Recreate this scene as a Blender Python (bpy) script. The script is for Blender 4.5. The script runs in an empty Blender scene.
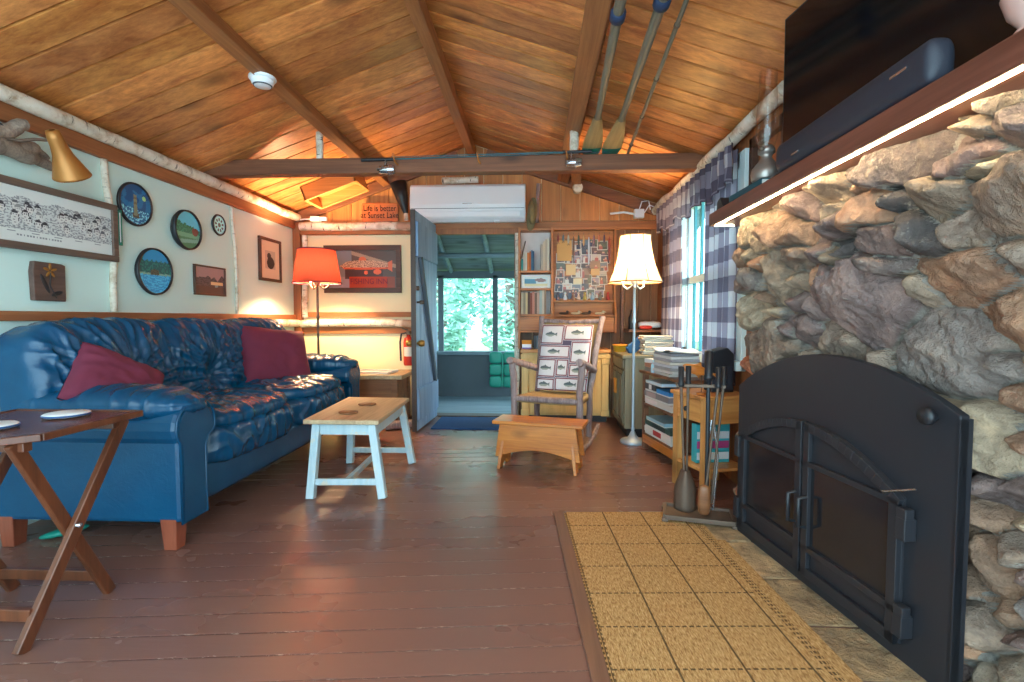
import bpy, math, random
import numpy as np
from mathutils import Vector, Matrix, noise
random.seed(7)
C = bpy.context.scene.collection
SC = bpy.context.scene
R = math.radians
# ---------------------------------------------------------------- camera, world, light, exposure
cam = bpy.data.objects.new('camera', bpy.data.cameras.new('camera'))
C.objects.link(cam); SC.camera = cam
cam.data.sensor_width = 36.0; cam.data.lens = 500.0/1024*36; cam.data.clip_start = 0.05
cam.location = (0, 0, 1.07)
cam.rotation_euler = (R(90-2.634), 0, R(2.631))
SC.view_settings.view_transform = 'Standard'; SC.view_settings.look = 'None'
SC.view_settings.gamma = 1.0; SC.view_settings.use_curve_mapping = False
SC.view_settings.exposure = 0.78
SC.cycles.max_bounces = 10; SC.cycles.diffuse_bounces = 5; SC.cycles.glossy_bounces = 4
SC.cycles.transparent_max_bounces = 12; SC.cycles.sample_clamp_indirect = 6.0
w = bpy.data.worlds.new('daylight'); SC.world = w; w.use_nodes = True
bg = w.node_tree.nodes['Background']; bg.inputs[0].default_value = (0.58, 0.87, 1.0, 1); bg.inputs[1].default_value = 4.2
sun = bpy.data.objects.new('sun', bpy.data.lights.new('sun', 'SUN')); C.objects.link(sun)
sun.data.energy = 10.0; sun.data.angle = R(6); sun.rotation_euler = (R(17), R(-27), 0); sun.data.color = (1, 0.97, 0.9)
def lamp_light(name, loc, power, col, radius):
    l = bpy.data.lights.new(name, 'POINT'); l.energy = power; l.color = col; l.shadow_soft_size = radius
    o = bpy.data.objects.new(name, l); C.objects.link(o); o.location = loc; return o

# ---------------------------------------------------------------- helpers
def lin(r, g, b):
    f = lambda c: (c/255/12.92) if c <= 10 else ((c/255+0.055)/1.055)**2.4
    return (f(r), f(g), f(b), 1)
class MB:
    def __init__(s): s.v = []; s.f = []; s.c = []; s.s = []; s.uv = {}
    def add(s, vs, fs, col=None, smooth=False, uvs=None):
        b = len(s.v); s.v += [Vector(p) for p in vs]
        if uvs:
            for i, u in enumerate(uvs): s.uv[b+i] = u
        multi = isinstance(col, list)
        for i, f in enumerate(fs):
            s.f.append([b+k for k in f]); s.c.append(col[i] if multi else col); s.s.append(smooth)
        return s
    def box(s, x0, y0, z0, x1, y1, z1, col=None):
        return s.add([(x0,y0,z0),(x1,y0,z0),(x1,y1,z0),(x0,y1,z0),(x0,y0,z1),(x1,y0,z1),(x1,y1,z1),(x0,y1,z1)],
              [(3,2,1,0),(4,5,6,7),(0,1,5,4),(1,2,6,5),(2,3,7,6),(3,0,4,7)], col)
    def obox(s, c, size, rot=Matrix.Identity(3), col=None):
        a, b, d = [k/2 for k in size]; c = Vector(c)
        return s.add([c+rot@Vector(p) for p in [(-a,-b,-d),(a,-b,-d),(a,b,-d),(-a,b,-d),(-a,-b,d),(a,-b,d),(a,b,d),(-a,b,d)]],
              [(3,2,1,0),(4,5,6,7),(0,1,5,4),(1,2,6,5),(2,3,7,6),(3,0,4,7)], col)
    def bar(s, p0, p1, w, h, up=(0,0,1), col=None):
        p0, p1 = Vector(p0), Vector(p1); d = (p1-p0); L = d.length; d.normalize()
        u = Vector(up); x = d.cross(u)
        if x.length < 1e-4: x = d.cross(Vector((0,1,0)))
        x.normalize(); z = x.cross(d)
        return s.obox((p0+p1)/2, (w, L, h), Matrix((x, d, z)).transposed(), col)
    def tube(s, pts, r, n=10, col=None, cap=True):
        pts = [Vector(p) for p in pts]; m = len(pts)
        rs = r if isinstance(r, (list, tuple)) else [r]*m
        vs = []; prev = None
        for i, p in enumerate(pts):
            t = (pts[min(i+1,m-1)]-pts[max(i-1,0)]).normalized()
            if prev is None:
                a = Vector((0,0,1)) if abs(t.z) < .9 else Vector((1,0,0)); x = t.cross(a).normalized()
            else: x = (prev-t*prev.dot(t)).normalized()
            prev = x; y = t.cross(x)
            for k in range(n):
                q = 2*math.pi*k/n; vs.append(p+(x*math.cos(q)+y*math.sin(q))*rs[i])
        fs = [(i*n+k, i*n+(k+1)%n, (i+1)*n+(k+1)%n, (i+1)*n+k) for i in range(m-1) for k in range(n)]
        s.add(vs, fs, col, True)
        if cap:
            s.add(vs[:n], [tuple(range(n))[::-1]], col); s.add(vs[-n:], [tuple(range(n))], col)
        return s
    def lathe(s, prof, o=(0,0,0), n=24, mat=None, col=None):
        o = Vector(o); vs = []
        for r, z in prof:
            for k in range(n):
                q = 2*math.pi*k/n; p = Vector((r*math.cos(q), r*math.sin(q), z))
                vs.append(o+(mat@p if mat else p))
        m = len(prof)
        return s.add(vs, [(i*n+k, i*n+(k+1)%n, (i+1)*n+(k+1)%n, (i+1)*n+k) for i in range(m-1) for k in range(n)], col, True)
    def prism(s, poly, mat, depth, col=None):
        n = len(poly)
        a = [mat@Vector((p[0],p[1],0)) for p in poly]; b = [mat@Vector((p[0],p[1],depth)) for p in poly]
        fs = [tuple(range(n))[::-1], tuple(range(n,2*n))]+[(i,(i+1)%n,n+(i+1)%n,n+i) for i in range(n)]
        return s.add(a+b, fs, col)
    def grid(s, fn, nu, nv, cu=False, cv=False, colfn=None, smooth=True, uv=False):
        vs = []; uvs = []
        for i in range(nu if cu else nu+1):
            for j in range(nv if cv else nv+1):
                vs.append(fn(i/nu, j/nv)); uvs.append((i/nu, j/nv))
        mv = nv if cv else nv+1; mu = nu if cu else nu+1
        fs = []; cs = []
        for i in range(nu):
            for j in range(nv):
                i2 = (i+1) % mu; j2 = (j+1) % mv
                fs.append((i*mv+j, i2*mv+j, i2*mv+j2, i*mv+j2)); cs.append(colfn((i+.5)/nu, (j+.5)/nv) if colfn else None)
        return s.add(vs, fs, cs, smooth, uvs if uv else None)
    def puff(s, c, half, e=0.5, e2=None, rot=None, disp=None, n=(40,24), colfn=None):
        # superellipsoid: a softly rounded block
        c = Vector(c); e2 = e2 or e
        pw = lambda q, k: math.copysign(abs(q)**k, q)
        def fn(u, v):
            a = u*2*math.pi; b = (v-.5)*math.pi
            p = Vector((pw(math.cos(b),e2)*pw(math.cos(a),e)*half[0], pw(math.cos(b),e2)*pw(math.sin(a),e)*half[1], pw(math.sin(b),e2)*half[2]))
            if disp: p = disp(p)
            return c+(rot@p if rot else p)
        return s.grid(fn, n[0], n[1], cu=True, colfn=colfn)
    def pad(s, c, half, n=5, res=(20,20,12), rot=None, disp=None):
        # evenly sampled soft block: every lattice point of a box pushed onto a rounded shell
        c = Vector(c); idx = {}; vs = []; fs = []; nx, ny, nz_ = res
        def vid(i, j, k):
            if (i,j,k) not in idx:
                q = (2*i/nx-1, 2*j/ny-1, 2*k/nz_-1); L = sum(abs(t)**n for t in q)**(1/n)
                p = Vector((q[0]/L*half[0], q[1]/L*half[1], q[2]/L*half[2]))
                if disp: p = disp(p)
                idx[(i,j,k)] = len(vs); vs.append(c+(rot@p if rot else p))
            return idx[(i,j,k)]
        for j in range(ny):
            for k in range(nz_):
                fs.append((vid(0,j,k),vid(0,j,k+1),vid(0,j+1,k+1),vid(0,j+1,k))); fs.append((vid(nx,j,k),vid(nx,j+1,k),vid(nx,j+1,k+1),vid(nx,j,k+1)))
        for i in range(nx):
            for k in range(nz_):
                fs.append((vid(i,0,k),vid(i+1,0,k),vid(i+1,0,k+1),vid(i,0,k+1))); fs.append((vid(i,ny,k),vid(i,ny,k+1),vid(i+1,ny,k+1),vid(i+1,ny,k)))
        for i in range(nx):
            for j in range(ny):
                fs.append((vid(i,j,0),vid(i,j+1,0),vid(i+1,j+1,0),vid(i+1,j,0))); fs.append((vid(i,j,nz_),vid(i+1,j,nz_),vid(i+1,j+1,nz_),vid(i,j+1,nz_)))
        return s.add(vs, fs, None, True)
    def canvas(s, w, h, nx, ny, fn, y=0, z0=0):
        # flat picture in the local XZ plane facing -Y, one colour per little cell
        return s.grid(lambda u, v: (-w/2+u*w, y, z0+v*h), nx, ny, colfn=lambda u, v: lin(*fn(u, v)), smooth=False)
    def disc(s, r, rings, n, fn, y=0, z0=0):
        def p(u, v):
            q = 2*math.pi*u; rr = max(v, .001)*r; return (rr*math.cos(q), y, z0+rr*math.sin(q))
        return s.grid(p, n, rings, cu=True, smooth=False,
            colfn=lambda u, v: lin(*fn(.5+.5*v*math.cos(2*math.pi*u), .5+.5*v*math.sin(2*math.pi*u))))
    def xf(s, m): s.v = [m@p for p in s.v]; return s
    def mesh(s, name, m):
        me = bpy.data.meshes.new(name); me.from_pydata(s.v, [], s.f)
        if any(c is not None for c in s.c):
            at = me.color_attributes.new('col', 'FLOAT_COLOR', 'CORNER')
            data = []
            for c, f in zip(s.c, s.f): data += list(c or (1,1,1,1))*len(f)
            at.data.foreach_set('color', data)
        if s.uv:
            ul = me.uv_layers.new(name='UVMap'); data = []
            for f in s.f:
                for k in f: data += list(s.uv.get(k, (0,0)))
            ul.data.foreach_set('uv', data)
        me.polygons.foreach_set('use_smooth', s.s)
        if m: me.materials.append(m)
        me.update(); return me
RM = {}     # world matrix of every object's top-level root
def tag(o, label=None, cat=None, group=None, kind=None):
    if label: o['label'] = label
    if cat: o['category'] = cat
    if group: o['group'] = group
    if kind: o['kind'] = kind
    return o
def T(name, label, cat, loc=(0,0,0), rz=0, group=None, kind=None, rx=0):
    o = bpy.data.objects.new(name, None); C.objects.link(o); o.empty_display_size = .1
    o.location = loc; o.rotation_euler = (rx, 0, rz)
    RM[o] = Matrix.Translation(loc)@Matrix.Rotation(rz,4,'Z')@Matrix.Rotation(rx,4,'X')
    return tag(o, label, cat, group, kind)
def mods(o, bevel, sub):
    if bevel:
        b = o.modifiers.new('bevel','BEVEL'); b.width = bevel; b.segments = 2; b.limit_method = 'ANGLE'; b.angle_limit = R(40)
    if sub:
        b = o.modifiers.new('sub','SUBSURF'); b.levels = sub; b.render_levels = sub
def P(name, mb, m, parent, w=False, bevel=0, sub=0, label=None):
    if w: mb.xf(RM[parent].inverted())
    o = bpy.data.objects.new(name, mb.mesh(name, m)); C.objects.link(o); o.parent = parent; RM[o] = RM[parent]
    mods(o, bevel, sub)
    if label: o['label'] = label
    return o
def S(name, mb, m, label=None, cat=None, group=None, kind=None, bevel=0, sub=0, loc=None, rz=0):
    if loc is None:
        xs = [p.x for p in mb.v]; ys = [p.y for p in mb.v]; zs = [p.z for p in mb.v]
        loc = Vector(((min(xs)+max(xs))/2, (min(ys)+max(ys))/2, min(zs))); mb.xf(Matrix.Translation(-loc))
    o = bpy.data.objects.new(name, mb.mesh(name, m)); C.objects.link(o); o.location = loc; o.rotation_euler = (0,0,rz)
    RM[o] = Matrix.Translation(loc)@Matrix.Rotation(rz,4,'Z')
    mods(o, bevel, sub)
    return tag(o, label, cat, group, kind)
def dup(root, loc, rz=None, label=None, group=None):
    r = root.copy(); C.objects.link(r); r.location = loc
    if rz is not None: r.rotation_euler = (0,0,rz)
    if label: r['label'] = label
    if group: r['group'] = group
    for ch in list(root.children):
        c = ch.copy(); C.objects.link(c); c.parent = r
        for g in list(ch.children):
            d = g.copy(); C.objects.link(d); d.parent = c
    return r
def ST(name, mb, m, bevel=0, label=None, cat=None): return S(name, mb, m, label, cat, kind='structure', bevel=bevel)

# ---------------------------------------------------------------- materials
def newmat(name, rough=.5, metal=0, base=(.5,.5,.5,1), spec=.5):
    m = bpy.data.materials.new(name); m.use_nodes = True; nt = m.node_tree; b = nt.nodes['Principled BSDF']
    b.inputs['Base Color'].default_value = base; b.inputs['Roughness'].default_value = rough
    b.inputs['Metallic'].default_value = metal; b.inputs['Specular IOR Level'].default_value = spec
    return m, nt, b
def nd(nt, t, **k):
    n = nt.nodes.new(t)
    for a, v in k.items(): setattr(n, a, v)
    return n
def mth(nt, op, a, b=None, c=None):
    n = nt.nodes.new('ShaderNodeMath'); n.operation = op
    for i, q in enumerate((a, b, c)):
        if q is None: continue
        if isinstance(q, (int, float)): n.inputs[i].default_value = q
        else: nt.links.new(q, n.inputs[i])
    return n.outputs[0]
def mixc(nt, fac, a, b, blend='MIX'):
    n = nt.nodes.new('ShaderNodeMix'); n.data_type = 'RGBA'; n.blend_type = blend
    for i, q in ((0, fac), (6, a), (7, b)):
        if isinstance(q, (int, float)): n.inputs[i].default_value = q
        elif isinstance(q, tuple): n.inputs[i].default_value = q
        else: nt.links.new(q, n.inputs[i])
    return n.outputs[2]
def coords(nt, scale=(1,1,1), kind='Object', rot=(0,0,0), jitter=None):
    tc = nd(nt, 'ShaderNodeTexCoord'); mp = nd(nt, 'ShaderNodeMapping'); out = tc.outputs[kind]
    if jitter:
        a = nd(nt, 'ShaderNodeAttribute'); a.attribute_name = 'col'
        v = nd(nt, 'ShaderNodeVectorMath'); v.operation = 'MULTIPLY_ADD'
        nt.links.new(a.outputs['Vector'], v.inputs[0]); v.inputs[1].default_value = (jitter*7.3, jitter*3.1, jitter*5.7)
        nt.links.new(out, v.inputs[2]); out = v.outputs[0]
    nt.links.new(out, mp.inputs['Vector']); mp.inputs['Scale'].default_value = scale; mp.inputs['Rotation'].default_value = rot
    return mp.outputs[0]
def noise_t(nt, vec, scale, detail=5, rough=.6, dist=0):
    n = nd(nt, 'ShaderNodeTexNoise'); nt.links.new(vec, n.inputs['Vector'])
    n.inputs['Scale'].default_value = scale; n.inputs['Detail'].default_value = detail
    n.inputs['Roughness'].default_value = rough; n.inputs['Distortion'].default_value = dist
    return n.outputs['Fac']
def ramp(nt, fac, stops):
    r = nd(nt, 'ShaderNodeValToRGB'); nt.links.new(fac, r.inputs[0]); e = r.color_ramp.elements
    while len(e) < len(stops): e.new(.5)
    for k, (p, c) in enumerate(stops): e[k].position = p; e[k].color = c
    return r.outputs[0]
def bump(nt, b, h, strength=.3, dist=.01):
    n = nd(nt, 'ShaderNodeBump'); n.inputs['Strength'].default_value = strength; n.inputs['Distance'].default_value = dist
    nt.links.new(h, n.inputs['Height']); nt.links.new(n.outputs[0], b.inputs['Normal'])
AX = {'X': (.55,8,8), 'Y': (8,.55,8), 'Z': (8,8,.55)}
def wood(name, c1, c2, axis='X', rough=.45, knots=True, vcol=False, sc=1.0, bmp=.25, wear=None):
    m, nt, b = newmat(name, rough)
    s = tuple(k*sc for k in AX[axis])
    v = coords(nt, s, jitter=9 if vcol else None)
    f0 = noise_t(nt, v, 1.6, 7, .62, .9)
    fg = noise_t(nt, coords(nt, tuple((k*.9 if k < 1 else k*3.2)*sc for k in AX[axis]), jitter=9 if vcol else None), 2.6, 5, .7, .4)
    f = mth(nt, 'ADD', mth(nt, 'MULTIPLY', f0, .62), mth(nt, 'MULTIPLY', fg, .38))
    c = ramp(nt, f, [(.36, c1), (.50, tuple((a+d)/2 for a, d in zip(c1, c2))), (.64, c2)])
    if knots:
        ks = tuple((2.2 if k < 1 else 4.6)*sc for k in AX[axis])
        kv = coords(nt, ks, jitter=9 if vcol else None)
        vo = nd(nt, 'ShaderNodeTexVoronoi'); nt.links.new(kv, vo.inputs['Vector']); vo.inputs['Scale'].default_value = 1.0
        k = mth(nt, 'LESS_THAN', vo.outputs['Distance'], .13)
        soft = mth(nt, 'SMOOTH_MIN', mth(nt, 'MULTIPLY', vo.outputs['Distance'], 4.5), 1.0, .3)
        kr = ramp(nt, vo.outputs['Distance'], [(.06, (1,1,1,1)), (.25, (0,0,0,1))])
        dark = tuple(k_*.32 for k_ in c1[:3])+(1,)
        c = mixc(nt, mth(nt, 'MULTIPLY', kr, .75), c, dark)
    if vcol:
        a = nd(nt, 'ShaderNodeAttribute'); a.attribute_name = 'col'; c = mixc(nt, 1.0, c, a.outputs['Color'], 'MULTIPLY')
    if wear:
        wv = noise_t(nt, coords(nt, (1,1,1)), 9, 6, .75)
        c = mixc(nt, ramp(nt, wv, [(.56, (0,0,0,1)), (.63, (1,1,1,1))]), c, wear)
    nt.links.new(c, b.inputs['Base Color']); bump(nt, b, f, bmp, .004)
    return m
def plain(name, col, rough=.5, metal=0, var=.12, scale=12, bmp=0.0, spec=.5):
    m, nt, b = newmat(name, rough, metal, col, spec)
    f = noise_t(nt, coords(nt), scale, 4)
    c = mixc(nt, f, tuple(k*(1-var) for k in col[:3])+(1,), tuple(min(1,k*(1+var)) for k in col[:3])+(1,))
    nt.links.new(c, b.inputs['Base Color'])
    if bmp: bump(nt, b, f, bmp, .004)
    return m
def vcolmat(name, rough=.6, nz=.12, sc=60):
    m, nt, b = newmat(name, rough)
    a = nd(nt, 'ShaderNodeAttribute'); a.attribute_name = 'col'
    f = noise_t(nt, coords(nt), sc, 3)
    c = mixc(nt, mth(nt, 'MULTIPLY', f, nz*2), a.outputs['Color'], (.35,.33,.3,1), 'MULTIPLY')
    nt.links.new(c, b.inputs['Base Color']); return m
def emis(name, col, st):
    m, nt, b = newmat(name, .6, 0, col)
    f = noise_t(nt, coords(nt), 5, 2); c = mixc(nt, f, col, tuple(k*.96 for k in col[:3])+(1,))
    nt.links.new(c, b.inputs['Emission Color']); b.inputs['Emission Strength'].default_value = st; return m
def birch_mat(name, axis):
    m, nt, b = newmat(name, .75)
    s = {'X': (14,3,3), 'Y': (3,14,3), 'Z': (3,3,14)}[axis]
    f = noise_t(nt, coords(nt, s), 3.2, 5, .65)
    g = noise_t(nt, coords(nt, (1,1,1)), 7, 5, .7)
    c = ramp(nt, g, [(.35, lin(176,150,122)), (.5, lin(226,214,196)), (.7, lin(243,236,224))])
    k = ramp(nt, f, [(.33, (1,1,1,1)), (.40, (0,0,0,1))])
    c = mixc(nt, k, c, lin(62,44,34))
    h = noise_t(nt, coords(nt), 3, 2); c = mixc(nt, ramp(nt, h, [(.58, (0,0,0,1)), (.66, (.7,.7,.7,1))]), c, lin(150,104,66))
    nt.links.new(c, b.inputs['Base Color']); bump(nt, b, g, .5, .006); return m
def glass_mat(name, tint=(1,1,1,1)):
    m = bpy.data.materials.new(name); m.use_nodes = True; nt = m.node_tree
    nt.nodes.remove(nt.nodes['Principled BSDF']); out = nt.nodes['Material Output']
    t = nd(nt, 'ShaderNodeBsdfTransparent'); t.inputs[0].default_value = tint
    g = nd(nt, 'ShaderNodeBsdfGlossy'); g.inputs['Roughness'].default_value = .03
    fr = nd(nt, 'ShaderNodeLayerWeight'); fr.inputs[0].default_value = .25
    f = mth(nt, 'MULTIPLY_ADD', fr.outputs['Facing'], .7, .05)
    mx = nd(nt, 'ShaderNodeMixShader'); nt.links.new(f, mx.inputs[0])
    nt.links.new(t.outputs[0], mx.inputs[1]); nt.links.new(g.outputs[0], mx.inputs[2]); nt.links.new(mx.outputs[0], out.inputs[0]); return m
def shade_mat(name, col, tr=.55, vcol=False):
    m = bpy.data.materials.new(name); m.use_nodes = True; nt = m.node_tree
    nt.nodes.remove(nt.nodes['Principled BSDF']); out = nt.nodes['Material Output']
    f = noise_t(nt, coords(nt, (30,30,3)), 4, 4)
    c = mixc(nt, f, tuple(k*.75 for k in col[:3])+(1,), col)
    if vcol:
        a = nd(nt, 'ShaderNodeAttribute'); a.attribute_name = 'col'; c = mixc(nt, 1.0, c, a.outputs['Color'], 'MULTIPLY')
    d = nd(nt, 'ShaderNodeBsdfDiffuse'); t = nd(nt, 'ShaderNodeBsdfTranslucent')
    nt.links.new(c, d.inputs[0]); nt.links.new(c, t.inputs[0])
    mx = nd(nt, 'ShaderNodeMixShader'); mx.inputs[0].default_value = tr
    nt.links.new(d.outputs[0], mx.inputs[1]); nt.links.new(t.outputs[0], mx.inputs[2]); nt.links.new(mx.outputs[0], out.inputs[0]); return m

M = {}
M['ceiling'] = wood('ceiling_boards', lin(172,92,44), lin(246,168,98), 'X', .34, True, True, .7)
M['beam'] = wood('rough_beam', lin(128,76,42), lin(180,118,70), 'Y', .6)
M['beamx'] = wood('rough_tie_beam', lin(100,56,36), lin(148,92,60), 'X', .6)
M['trimy'] = wood('wall_rail_wood', lin(126,72,42), lin(178,112,68), 'Y', .55)
M['trimx'] = wood('back_rail_wood', lin(134,78,42), lin(186,118,66), 'X', .55)
M['trimz'] = wood('post_wood', lin(120,68,38), lin(172,106,60), 'Z', .55)
M['pinez'] = wood('gable_pine', lin(176,104,50), lin(222,150,84), 'Z', .5, True, True)
M['pinex'] = wood('honey_pine', lin(186,116,56), lin(228,166,96), 'X', .4)
M['piney'] = wood('honey_pine_long', lin(186,116,56), lin(228,166,96), 'Y', .4)
M['pinev'] = wood('honey_pine_upright', lin(186,120,62), lin(228,170,102), 'Z', .4)
M['stool'] = wood('varnished_pine', lin(166,88,30), lin(214,136,60), 'X', .28, True, False, 1.3)
M['hutch'] = wood('shelf_pine', lin(150,86,42), lin(198,128,70), 'X', .5)
M['hutchz'] = wood('shelf_pine_upright', lin(150,86,42), lin(198,128,70), 'Z', .5)
M['oaktop'] = wood('table_top_worn', lin(160,130,96), lin(206,178,140), 'Y', .5, True, False, 1.2)
M['walnut'] = wood('tray_table_wood', lin(70,36,22), lin(116,64,40), 'Z', .3, False)
M['walnutx'] = wood('tray_top_wood', lin(76,40,26), lin(122,70,44), 'X', .25, False)
M['sofaleg'] = wood('sofa_leg_wood', lin(122,58,40), lin(160,84,60), 'Z', .35, False)
M['mantel'] = wood('mantel_wood', lin(84,46,36), lin(124,74,60), 'Y', .4, False)
M['brownend'] = wood('side_table_wood', lin(110,64,38), lin(150,100,62), 'X', .45)
M['paleblue'] = wood('pale_blue_paint', lin(162,186,196), lin(190,206,212), 'Z', .5, False, False, 1, .1, lin(206,196,176))
M['ivoryedge'] = wood('worn_white_edge', lin(180,180,170), lin(214,212,202), 'Y', .5, False, False, 1, .1, lin(160,128,92))
M['doorblue'] = wood('blue_grey_door_paint', lin(112,140,176), lin(156,182,212), 'Z', .5, False, False, 1, .3)
M['doordark'] = wood('door_edge_wood', lin(64,50,46), lin(92,74,66), 'Z', .55, False)
M['yellowcab'] = wood('yellow_cabinet_paint', lin(206,170,104), lin(226,194,130), 'Z', .45, False, False, 1, .1)
M['greycab'] = wood('olive_cabinet_paint', lin(116,106,84), lin(142,130,104), 'Z', .5, False, False, 1, .1)
M['darkshelf'] = wood('dark_shelf_wood', lin(96,58,40), lin(136,90,62), 'Y', .45)
M['frame'] = wood('dark_frame_wood', lin(58,36,28), lin(96,62,46), 'X', .45, False)
M['framez'] = wood('grey_brown_frame_wood', lin(84,66,58), lin(120,98,86), 'X', .55, False)
M['drift'] = wood('driftwood', lin(100,84,74), lin(166,146,130), 'X', .8, True, False, 1.6, .9)
M['slab'] = wood('carved_slab_wood', lin(74,52,46), lin(112,86,76), 'X', .6, True, False, 1.2)
M['bark'] = wood('peeled_log', lin(104,82,84), lin(178,156,152), 'Z', .6, False, False, 2.2, .6)
M['birchX'] = birch_mat('birch_bark_x', 'X'); M['birchY'] = birch_mat('birch_bark_y', 'Y'); M['birchZ'] = birch_mat('birch_bark_z', 'Z')
M['cream'] = plain('cream_panel', lin(232,240,228), .7, 0, .03, 3)
M['cooltint'] = plain('daylight_tint_panel', lin(216,240,234), .7, 0, .03, 3); M['butter'] = plain('butter_cream_panel', lin(244,226,184), .7, 0, .03, 3)  # left wall panel has the cool daylight cast mixed into its colour
M['leather'] = None
def leather():
    m, nt, b = newmat('blue_leather', .26, 0, lin(4,48,84), .42)
    v = coords(nt); f = noise_t(nt, v, 5, 5); g = noise_t(nt, v, 160, 2); k = noise_t(nt, coords(nt, (1,1,1)), 16, 6, .7, 1.2)
    c = mixc(nt, f, lin(0,54,86), lin(6,78,116)); nt.links.new(c, b.inputs['Base Color'])
    h = mth(nt, 'ADD', mth(nt, 'MULTIPLY', g, .12), k); bump(nt, b, h, .22, .010); return m
M['leather'] = leather()
M['maroon'] = plain('maroon_fabric', lin(112,38,62), .85, 0, .2, 8, .3)
M['black'] = plain('black_painted_steel', lin(36,37,43), .45, 0, .06, 6, .05)
M['blackglass'] = plain('smoked_glass', lin(30,30,34), .14, 0, .3, 4)
M['tvblack'] = plain('tv_screen', lin(14,14,17), .1, 0, .1, 3)
M['plastic'] = plain('black_plastic', lin(30,32,38), .45, 0, .08, 40)
M['bar'] = plain('soundbar_cloth', lin(36,40,52), .55, 0, .2, 300, .2)
M['iron'] = plain('wrought_iron', lin(104,86,74), .5, .35, .25, 30, .2)
M['brass'] = plain('brass', lin(176,128,62), .4, .7, .15, 8)
M['chrome'] = plain('bright_metal', lin(190,190,195), .25, .9, .08, 20)
M['lampmetal'] = plain('pale_lamp_metal', lin(176,190,204), .35, .5, .1, 20)
M['pewter'] = plain('pewter', lin(150,140,134), .35, .7, .2, 15)
M['white'] = plain('white_plastic', lin(236,238,242), .4, 0, .02, 4)
M['whitepaint'] = plain('white_window_paint', lin(214,232,234), .5, 0, .05, 6)
M['tealpaint'] = plain('teal_sash_paint', lin(70,150,164), .5, 0, .1, 6)
M['red'] = plain('red_enamel', lin(196,48,36), .35, 0, .08, 8)
M['green'] = plain('teal_green_vinyl', lin(16,132,116), .45, 0, .12, 10, .1)
M['teal'] = plain('teal_cover', lin(6,70,84), .5, 0, .15, 10)
M['navy'] = plain('navy_mat', lin(44,84,136), .95, 0, .3, 140, .6)
M['bluedark'] = plain('blue_folder', lin(40,86,140), .5, 0, .1, 10)
M['yellow'] = plain('yellow_plastic', lin(224,190,56), .5, 0, .08, 10)
M['orange'] = plain('orange_cloth', lin(224,140,50), .8, 0, .1, 20)
M['khaki'] = plain('olive_felt', lin(104,96,68), .9, 0, .2, 40, .3)
M['rope'] = plain('woven_rush', lin(168,134,88), .85, 0, .35, 60, .6)
M['paper'] = plain('paper', lin(214,210,204), .7, 0, .08, 30)
M['porch'] = wood('porch_boards', lin(86,104,118), lin(130,150,162), 'X', .6, False)
M['porchd'] = plain('porch_dark_paint', lin(78,88,98), .7, 0, .1, 5)
M['porchroof'] = wood('porch_roof_boards', lin(84,98,108), lin(134,146,154), 'X', .7)
M['stoneflat'] = None
M['glass'] = glass_mat('window_glass')
M['vc'] = vcolmat('printed_colours', .55, .06)
M['vcpaper'] = vcolmat('printed_paper', .35, .05)
M['vccloth'] = vcolmat('printed_cloth', .9, .12, 90)
M['bulb'] = emis('warm_bulb', (1.0,.72,.38,1), 14)
M['led'] = emis('led_tape', (1.0,.82,.48,1), 110)
M['mortar'] = plain('mortar', lin(150,144,134), .95, 0, .25, 14, .6)
def floor_mat():
    m, nt, b = newmat('painted_floorboards', .26, 0, (.2,.1,.08,1), .5)
    v = coords(nt, rot=(0,0,R(-5.5)))
    sp = nd(nt, 'ShaderNodeSeparateXYZ'); nt.links.new(v, sp.inputs[0])
    q = mth(nt, 'DIVIDE', sp.outputs[1], .118); fl = mth(nt, 'FLOOR', q); fr = mth(nt, 'SUBTRACT', q, fl)
    edge = mth(nt, 'MINIMUM', fr, mth(nt, 'SUBTRACT', 1.0, fr))
    wn = nd(nt, 'ShaderNodeTexWhiteNoise'); wn.noise_dimensions = '1D'; nt.links.new(fl, wn.inputs['W'])
    c = mixc(nt, wn.outputs['Value'], lin(108,76,72), lin(124,90,82))
    big = noise_t(nt, coords(nt, (.8,1,1)), 1.4, 4); c = mixc(nt, mth(nt,'MULTIPLY',big,.7), c, lin(140,96,78))
    gap = mth(nt, 'LESS_THAN', edge, .016); c = mixc(nt, gap, c, lin(94,64,58))
    sc1 = noise_t(nt, coords(nt, (2.2,12,1), rot=(0,0,R(-5.5))), 11, 6, .8)
    near = ramp(nt, edge, [(.0, (.16,.16,.16,1)), (.10, (0,0,0,1))])
    ch = mth(nt, 'GREATER_THAN', mth(nt, 'ADD', sc1, near), .715); c = mixc(nt, mth(nt,'MULTIPLY',ch,.75), c, lin(206,176,160))
    nt.links.new(c, b.inputs['Base Color'])
    h = mth(nt, 'ADD', ramp(nt, edge, [(.0,(0,0,0,1)), (.05,(1,1,1,1))]), mth(nt,'MULTIPLY', noise_t(nt, coords(nt,(1.2,9,1),rot=(0,0,R(-5.5))), 5, 4), .5))
    bump(nt, b, h, .25, .004)
    rr = ramp(nt, big, [(.3,(.2,.2,.2,1)), (.7,(.36,.36,.36,1))]); nt.links.new(rr, b.inputs['Roughness']); return m
M['floor'] = floor_mat()
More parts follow.
